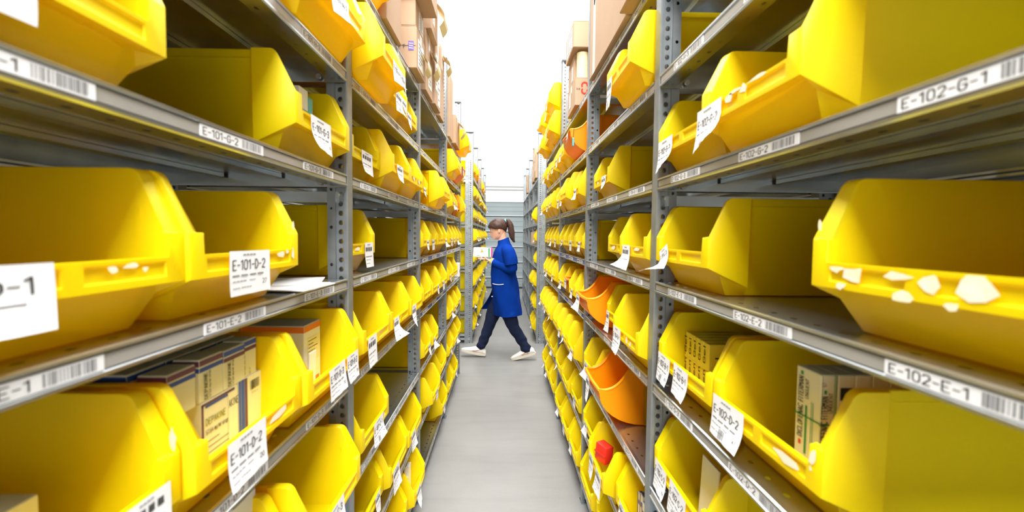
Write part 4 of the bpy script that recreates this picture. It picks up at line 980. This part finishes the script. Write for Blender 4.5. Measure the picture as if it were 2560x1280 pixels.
    # ---- hair: a cap over the skull, a fringe, a ponytail with a blue band
    def cap_pt(t, k, off):
        F, B, Wd = interp(min(t, .98)); return hp(t, 2*PI*k/NA, F, B, Wd, off)
    def line(k):     # lowest hair line for every angle: fringe over the brow, ear cut-out, nape
        a = 2*PI*k/NA; a = a if a <= PI else a-2*PI; a = abs(a)
        if a < .75: return .60
        if a < 1.35: return .60-.10*(a-.75)/.6
        if a < 1.9: return .50-.03*(a-1.35)/.55
        return .47-.25*(a-1.9)/1.24
    hm = MB(); N = 13; rg = []
    for i in range(N+1):
        f = i/N; rr = []
        for k in range(NA):
            t = line(k)+(.985-line(k))*f; wv = .0018*math.sin(k*2.3)+.0012*math.sin(k*5.1+i)
            rr.append((HM @ Vector(cap_pt(t, k, .009+.005*math.sin(PI*min(1, f*1.6))+wv))))
        rg.append(rr)
    hm.loft(rg, True, False); top = [HM @ Vector((0, 0, HH+.008))]; o = len(hm.v); hm.v += [tuple(top[0])]
    for k in range(NA): hm.f.append((N*NA+k, N*NA+(k+1) % NA, o)); hm.m.append(0)
    inn = []
    for k in range(NA): inn.append(tuple(HM @ Vector(cap_pt(line(k)+.01, k, -.006))))
    o = len(hm.v); hm.v += inn
    for k in range(NA): hm.f.append((o+k, o+(k+1) % NA, (k+1) % NA, k)); hm.m.append(0)
    hair = part('hair', hm.mesh('hair', ['hair'], smooth=70))
    fr = MB()
    for i in range(9):      # fringe locks
        y = -.052+.013*i
        limb(fr, [(-.085+.35*abs(y)**1.4, y, 1.535), (-.128+2.2*y*y, y*1.05, 1.505), (-.137+2.6*y*y, y*1.08, 1.468), (-.126+2.4*y*y, y*1.06, 1.452)], [.006, .011, .010, .003], 8, 3)
    part('fringe', fr.mesh('fringe', ['hair'], smooth=70)); 
    pt = MB(); limb(pt, [(.020, -.004, 1.520), (.048, -.008, 1.522), (.078, -.012, 1.470), (.088, -.014, 1.395), (.098, -.014, 1.345), (.122, -.012, 1.288)], [.014, .026, .034, .033, .026, .007], 18, 5)
    for q in range(5): limb(pt, [(.06, -.02+.008*q, 1.50), (.094+.004*q, -.034+.011*q, 1.42), (.10+.004*q, -.030+.010*q, 1.35), (.118+.006*(q % 3), -.026+.008*q, 1.292-.006*(q % 2))], [.008, .012, .010, .003], 8, 4)
    part('ponytail', pt.mesh('ponytail', ['hair'], smooth=70))
    tb = MB(); c = Vector((.024, -.005, 1.522)); ax = Vector((.9, 0, .25)).normalized(); e1 = Vector((0, 1, 0)); e2 = ax.cross(e1)
    tb.tube([tuple(c+(e1*math.cos(2*PI*k/14)+e2*math.sin(2*PI*k/14))*.017) for k in range(15)], .0085, 8); part('hair_band', tb.mesh('hair_band', ['lightteal'], smooth=60))
    # ---- glasses
    gm = MB()
    for s in (-1, 1):
        cc = HM @ Vector((-.090, s*.031, .098))
        gm.tube([tuple(cc+Vector((.006*abs(math.sin(2*PI*k/16)), .021*math.cos(2*PI*k/16)*1, .016*math.sin(2*PI*k/16)))) for k in range(17)], .0013, 6)
        gm.tube([tuple(HM @ Vector((-.088, s*.052, .102))), tuple(HM @ Vector((-.05, s*.071, .104))), tuple(HM @ Vector((.012, s*.078, .100)))], .0014, 6)
    gm.tube([tuple(HM @ Vector((-.091, -.011, .102))), tuple(HM @ Vector((-.094, 0, .105))), tuple(HM @ Vector((-.091, .011, .102)))], .0013, 6)
    g = part('glasses', gm.mesh('glasses', ['goldmetal'], smooth=60))
    # ---- coat
    CT = [(1.322, .000, .058, .060, -.35), (1.295, .004, .064, .068, -.30), (1.270, .010, .070, .088, -.15), (1.245, .014, .084, .125, -.06), (1.215, .014, .102, .160, 0), (1.17, .012, .116, .172, 0), (1.10, .010, .128, .170, 0), (1.02, .007, .137, .162, 0),
          (.93, .005, .141, .162, 0), (.84, .014, .146, .176, 0), (.74, .030, .149, .188, 0), (.64, .048, .151, .196, 0), (.56, .060, .153, .200, .02), (.495, .068, .155, .203, .05)]
    def csurf(z, a):
        for q, w_ in zip(CT[:-1], CT[1:]):
            if w_[0] <= z <= q[0]:
                f = (q[0]-z)/(q[0]-w_[0]); cx, rx, ry = (q[i]+(w_[i]-q[i])*f for i in (1, 2, 3)); return (cx-rx*math.cos(a), -ry*math.sin(a), z)
        return (0, 0, z)
    cm = MB(); n = 44; rg = []
    for (z, cx, rx, ry, tl) in CT:
        r = []
        for k in range(n):
            a = 2*PI*k/n; c, s = math.cos(a), math.sin(a)
            fold = (.007*math.sin(a*5+z*9)+.005*math.sin(a*9-z*14)+.004*math.sin(z*38+a*3))*min(1, max(0, (1.25-z)*2.5))
            r.append((cx+(rx+fold)*c, (ry+fold)*s, z+tl*rx*c*-1 if tl < 0 else z+tl*(rx*c)))
        rg.append(r)
    cm.loft(rg, True, False)
    inner = [[(p[0]*.0+cx+(rx-.006)*math.cos(2*PI*k/n), (ry-.006)*math.sin(2*PI*k/n), p[2]+.001) for k, p in enumerate(r)] for r, (z, cx, rx, ry, tl) in zip(rg, CT)]
    cm.loft([rg[-1], inner[-1], inner[-2], inner[-3]], True, False); cm.loft([rg[0], inner[0], inner[1]], True, False)
    coat = part('coat', cm.mesh('coat', ['coat'], smooth=70))
    # front flap of the far half, swung forward by the stride
    fl = MB(); nu, nv = 6, 8; g1 = []
    for j in range(nv+1):
        t = j/nv; row = []
        for i in range(nu+1):
            u = i/nu
            a = Vector((-.120-.125*t**1.3, .045+.02*t, .76-.225*t)); b = Vector((-.100-.045*t, .155, .76-.235*t))
            row.append(tuple(a.lerp(b, u)+Vector((-.010*math.sin(PI*u), 0, 0))))
        g1.append(row)
    for j in range(nv):
        for i in range(nu):
            fl.quad(g1[j][i], g1[j][i+1], g1[j+1][i+1], g1[j+1][i])
            fl.quad(*[(p[0]+.004, p[1], p[2]) for p in (g1[j][i], g1[j+1][i], g1[j+1][i+1], g1[j][i+1])])
    part('coat_flap', fl.mesh('coat_flap', ['coat'], smooth=70))
    # sleeves: short coat sleeve over a long one
    sl = MB(); limb(sl, [(.030, -.118, 1.222), (.055, -.168, 1.19), (.078, -.190, 1.12), (.090, -.198, 1.055)], [.055, .070, .074, .071], 20, 4)
    part('short_sleeve', sl.mesh('short_sleeve', ['coat'], smooth=70))
    ls = MB(); limb(ls, [(.085, -.195, 1.10), (.098, -.190, 1.015), (.055, -.165, 1.012), (-.055, -.120, 1.055), (-.118, -.100, 1.080)], [.052, .056, .052, .044, .035], 18, 5)
    part('long_sleeve', ls.mesh('long_sleeve', ['coat'], smooth=70))
    sl = MB(); limb(sl, [(.02, .118, 1.222), (.04, .168, 1.19), (.055, .195, 1.10), (.06, .20, 1.05)], [.055, .068, .070, .068], 18, 4); part('short_sleeve', sl.mesh('short_sleeve', ['coat'], smooth=70))
    ls = MB(); limb(ls, [(.055, .20, 1.09), (.06, .20, 1.01), (.0, .175, 1.015), (-.08, .135, 1.05), (-.142, .108, 1.073)], [.050, .053, .050, .042, .034], 18, 5); part('long_sleeve', ls.mesh('long_sleeve', ['coat'], smooth=70))
    br = MB(); c = Vector((-.126, -.0985, 1.0815)); ax = Vector((-.9, .28, .32)).normalized(); e1 = ax.cross(Vector((0, 0, 1))).normalized(); e2 = ax.cross(e1)
    br.tube([tuple(c+(e1*math.cos(2*PI*k/16)+e2*math.sin(2*PI*k/16))*.033) for k in range(17)], .0065, 8); part('bracelet', br.mesh('bracelet', ['gold'], smooth=60))
    br = MB(); c = Vector((-.112, -.103, 1.077)); br.tube([tuple(c+(e1*math.cos(2*PI*k/16)+e2*math.sin(2*PI*k/16))*.037) for k in range(17)], .004, 8); part('cuff_trim', br.mesh('cuff_trim', ['paper'], smooth=60))
    pk = MB()
    pts = []
    for i in range(9):
        x = -.108+.118*i/8; z = .842-.006*math.sin(PI*i/8)+.004*i/8; cx, rx, ry = .014, .146, .176
        pts.append((x, -(ry+.008)*math.sqrt(max(.02, 1-((x-cx)/rx)**2)), z))
    pk.tube(pts, .0036, 6); part('pocket_piping', pk.mesh('pocket_piping', ['paper'], smooth=60))
    bt = MB(); bt.tube([(-.112, -.085, .70), (-.118, -.090, .70)], .006, 10); part('button', bt.mesh('button', ['paper'], smooth=60))
    # ---- trousers
    for sgn in (-1, 1):
        tr = MB(); L = legs[sgn]
        base = [tuple(Vector(p)) for p in L[:5]]
        P = [base[0], base[1], base[2], base[3], tuple(Vector(base[3]).lerp(Vector(base[4]), .55)), base[4], tuple(Vector(base[4])+Vector((.010, 0, -.03)))]
        limb(tr, P, [.098, .088, .064, .058, .052, .056, .047], 20, 5)
        me = tr.mesh('trouser_leg', ['jeans'], smooth=70)
        for v in me.vertices:
            zz = v.co.z; v.co.x += .004*math.sin(zz*70+v.co.y*40)*(1.4 if zz < .26 else .6); v.co.y += .002*math.sin(zz*95)
        part('trouser_leg', me)
    # ---- shoes
    def shoe(name, heel, pitch, yaw):
        rr = []; so = []
        up = [(.004, .012, .030, .030), (.0, .026, .060, .034), (-.030, .030, .088, .037), (-.065, .034, .092, .038), (-.100, .036, .086, .039), (-.140, .036, .070, .041), (-.180, .032, .056, .044), (-.220, .030, .045, .042), (-.250, .028, .036, .032), (-.266, .022, .028, .014)]
        for (x, z0, h, wd) in up:
            r = []
            for k in range(20):
                a = 2*PI*k/20; c, s = math.cos(a), math.sin(a); zz = .018+(h*1.14-.018)*(s*.5+.5)
                r.append((x, wd*c*(1-.35*max(0, s)), zz))
            rr.append(r)
        M_ = Matrix.Translation((heel[0]-.02, heel[1], heel[2])) @ Matrix.Rotation(yaw, 4, 'Z') @ Matrix.Rotation(pitch, 4, 'Y')
        o = part(name, MB().loft(rr).mesh(name, ['shoe'], smooth=70), None, M_)
        for (x, wd) in ((.010, .020), (.004, .033), (-.06, .038), (-.12, .037), (-.18, .045), (-.23, .043), (-.262, .026), (-.274, .010)):
            so.append([(x, wd*q, z) for q, z in ((-1, .0 if x < -.01 else .008), (1, .0 if x < -.01 else .008), (1.04, .014), (1, .026), (-1, .026), (-1.04, .014))])
        obj('sole', MB().loft(so).mesh('sole', ['sole'], smooth=50, bevel=None), o)
        lc = MB()
        for i in range(5):
            x = -.105-.016*i; zz = .083-.0075*i; lc.tube([(x-.008, -.024, zz-.006), (x, 0, zz+.004), (x-.008, .024, zz-.006)], .0028, 6)
        obj('lace', lc.mesh('lace', ['paper'], smooth=60), o)
        # red tick on both sides
        for s in (-1, 1):
            tk = MB(); pth = [(-.150, .044, .004), (-.140, .040, .010), (-.118, .045, .009), (-.085, .060, .006), (-.052, .076, .002)]
            q = [(x, s*(.0440 if x < -.1 else .0405), z, w_) for x, z, w_ in pth]
            for a, b in zip(q[:-1], q[1:]): tk.quad((a[0], a[1]*1.0, a[2]-a[3]*.5), (b[0], b[1], b[2]-b[3]*.5), (b[0], b[1], b[2]+b[3]*.5), (a[0], a[1], a[2]+a[3]*.5))
            obj('side_emblem', tk.mesh('side_emblem', ['lips']), o)
        return o
    shoe('shoe', (-.196, .070, .004), math.radians(13), 0.03)       # leading foot, toe lifted
    shoe('shoe', (.362, -.062, .062), math.radians(-14), 0.0)      # trailing foot, heel lifted
    tag(root, 'woman in a blue work coat walking left carrying a white carton', 'person')
    # the carton in her hands
    x0, x1, y0, y1, z0, z1 = BX
    wbox('held_carton', 'white carton with green and pink ends held by the woman', 'box', x0, x1, Y0+y0, Y0+y1, z0, z1, 'medwhite',
         [d_rect(FN, .80, .88, .02, .98, 0), d_rect(FN, .93, 1, 0, 1, 1), d_rect(FT, .93, 1, 0, 1, 1), d_rect(FN, .42, .50, .52, .80, 2), d_rect(FN, .38, .44, .46, .58, 2), d_rect(FN, .50, .55, .50, .60, 2), d_rect(FN, .56, .78, .15, .45, 3), d_rect(FN, .15, .36, .12, .17, 0)],
         mats=['green', 'pink', 'lime', 'residue'], bev=.003)
person()
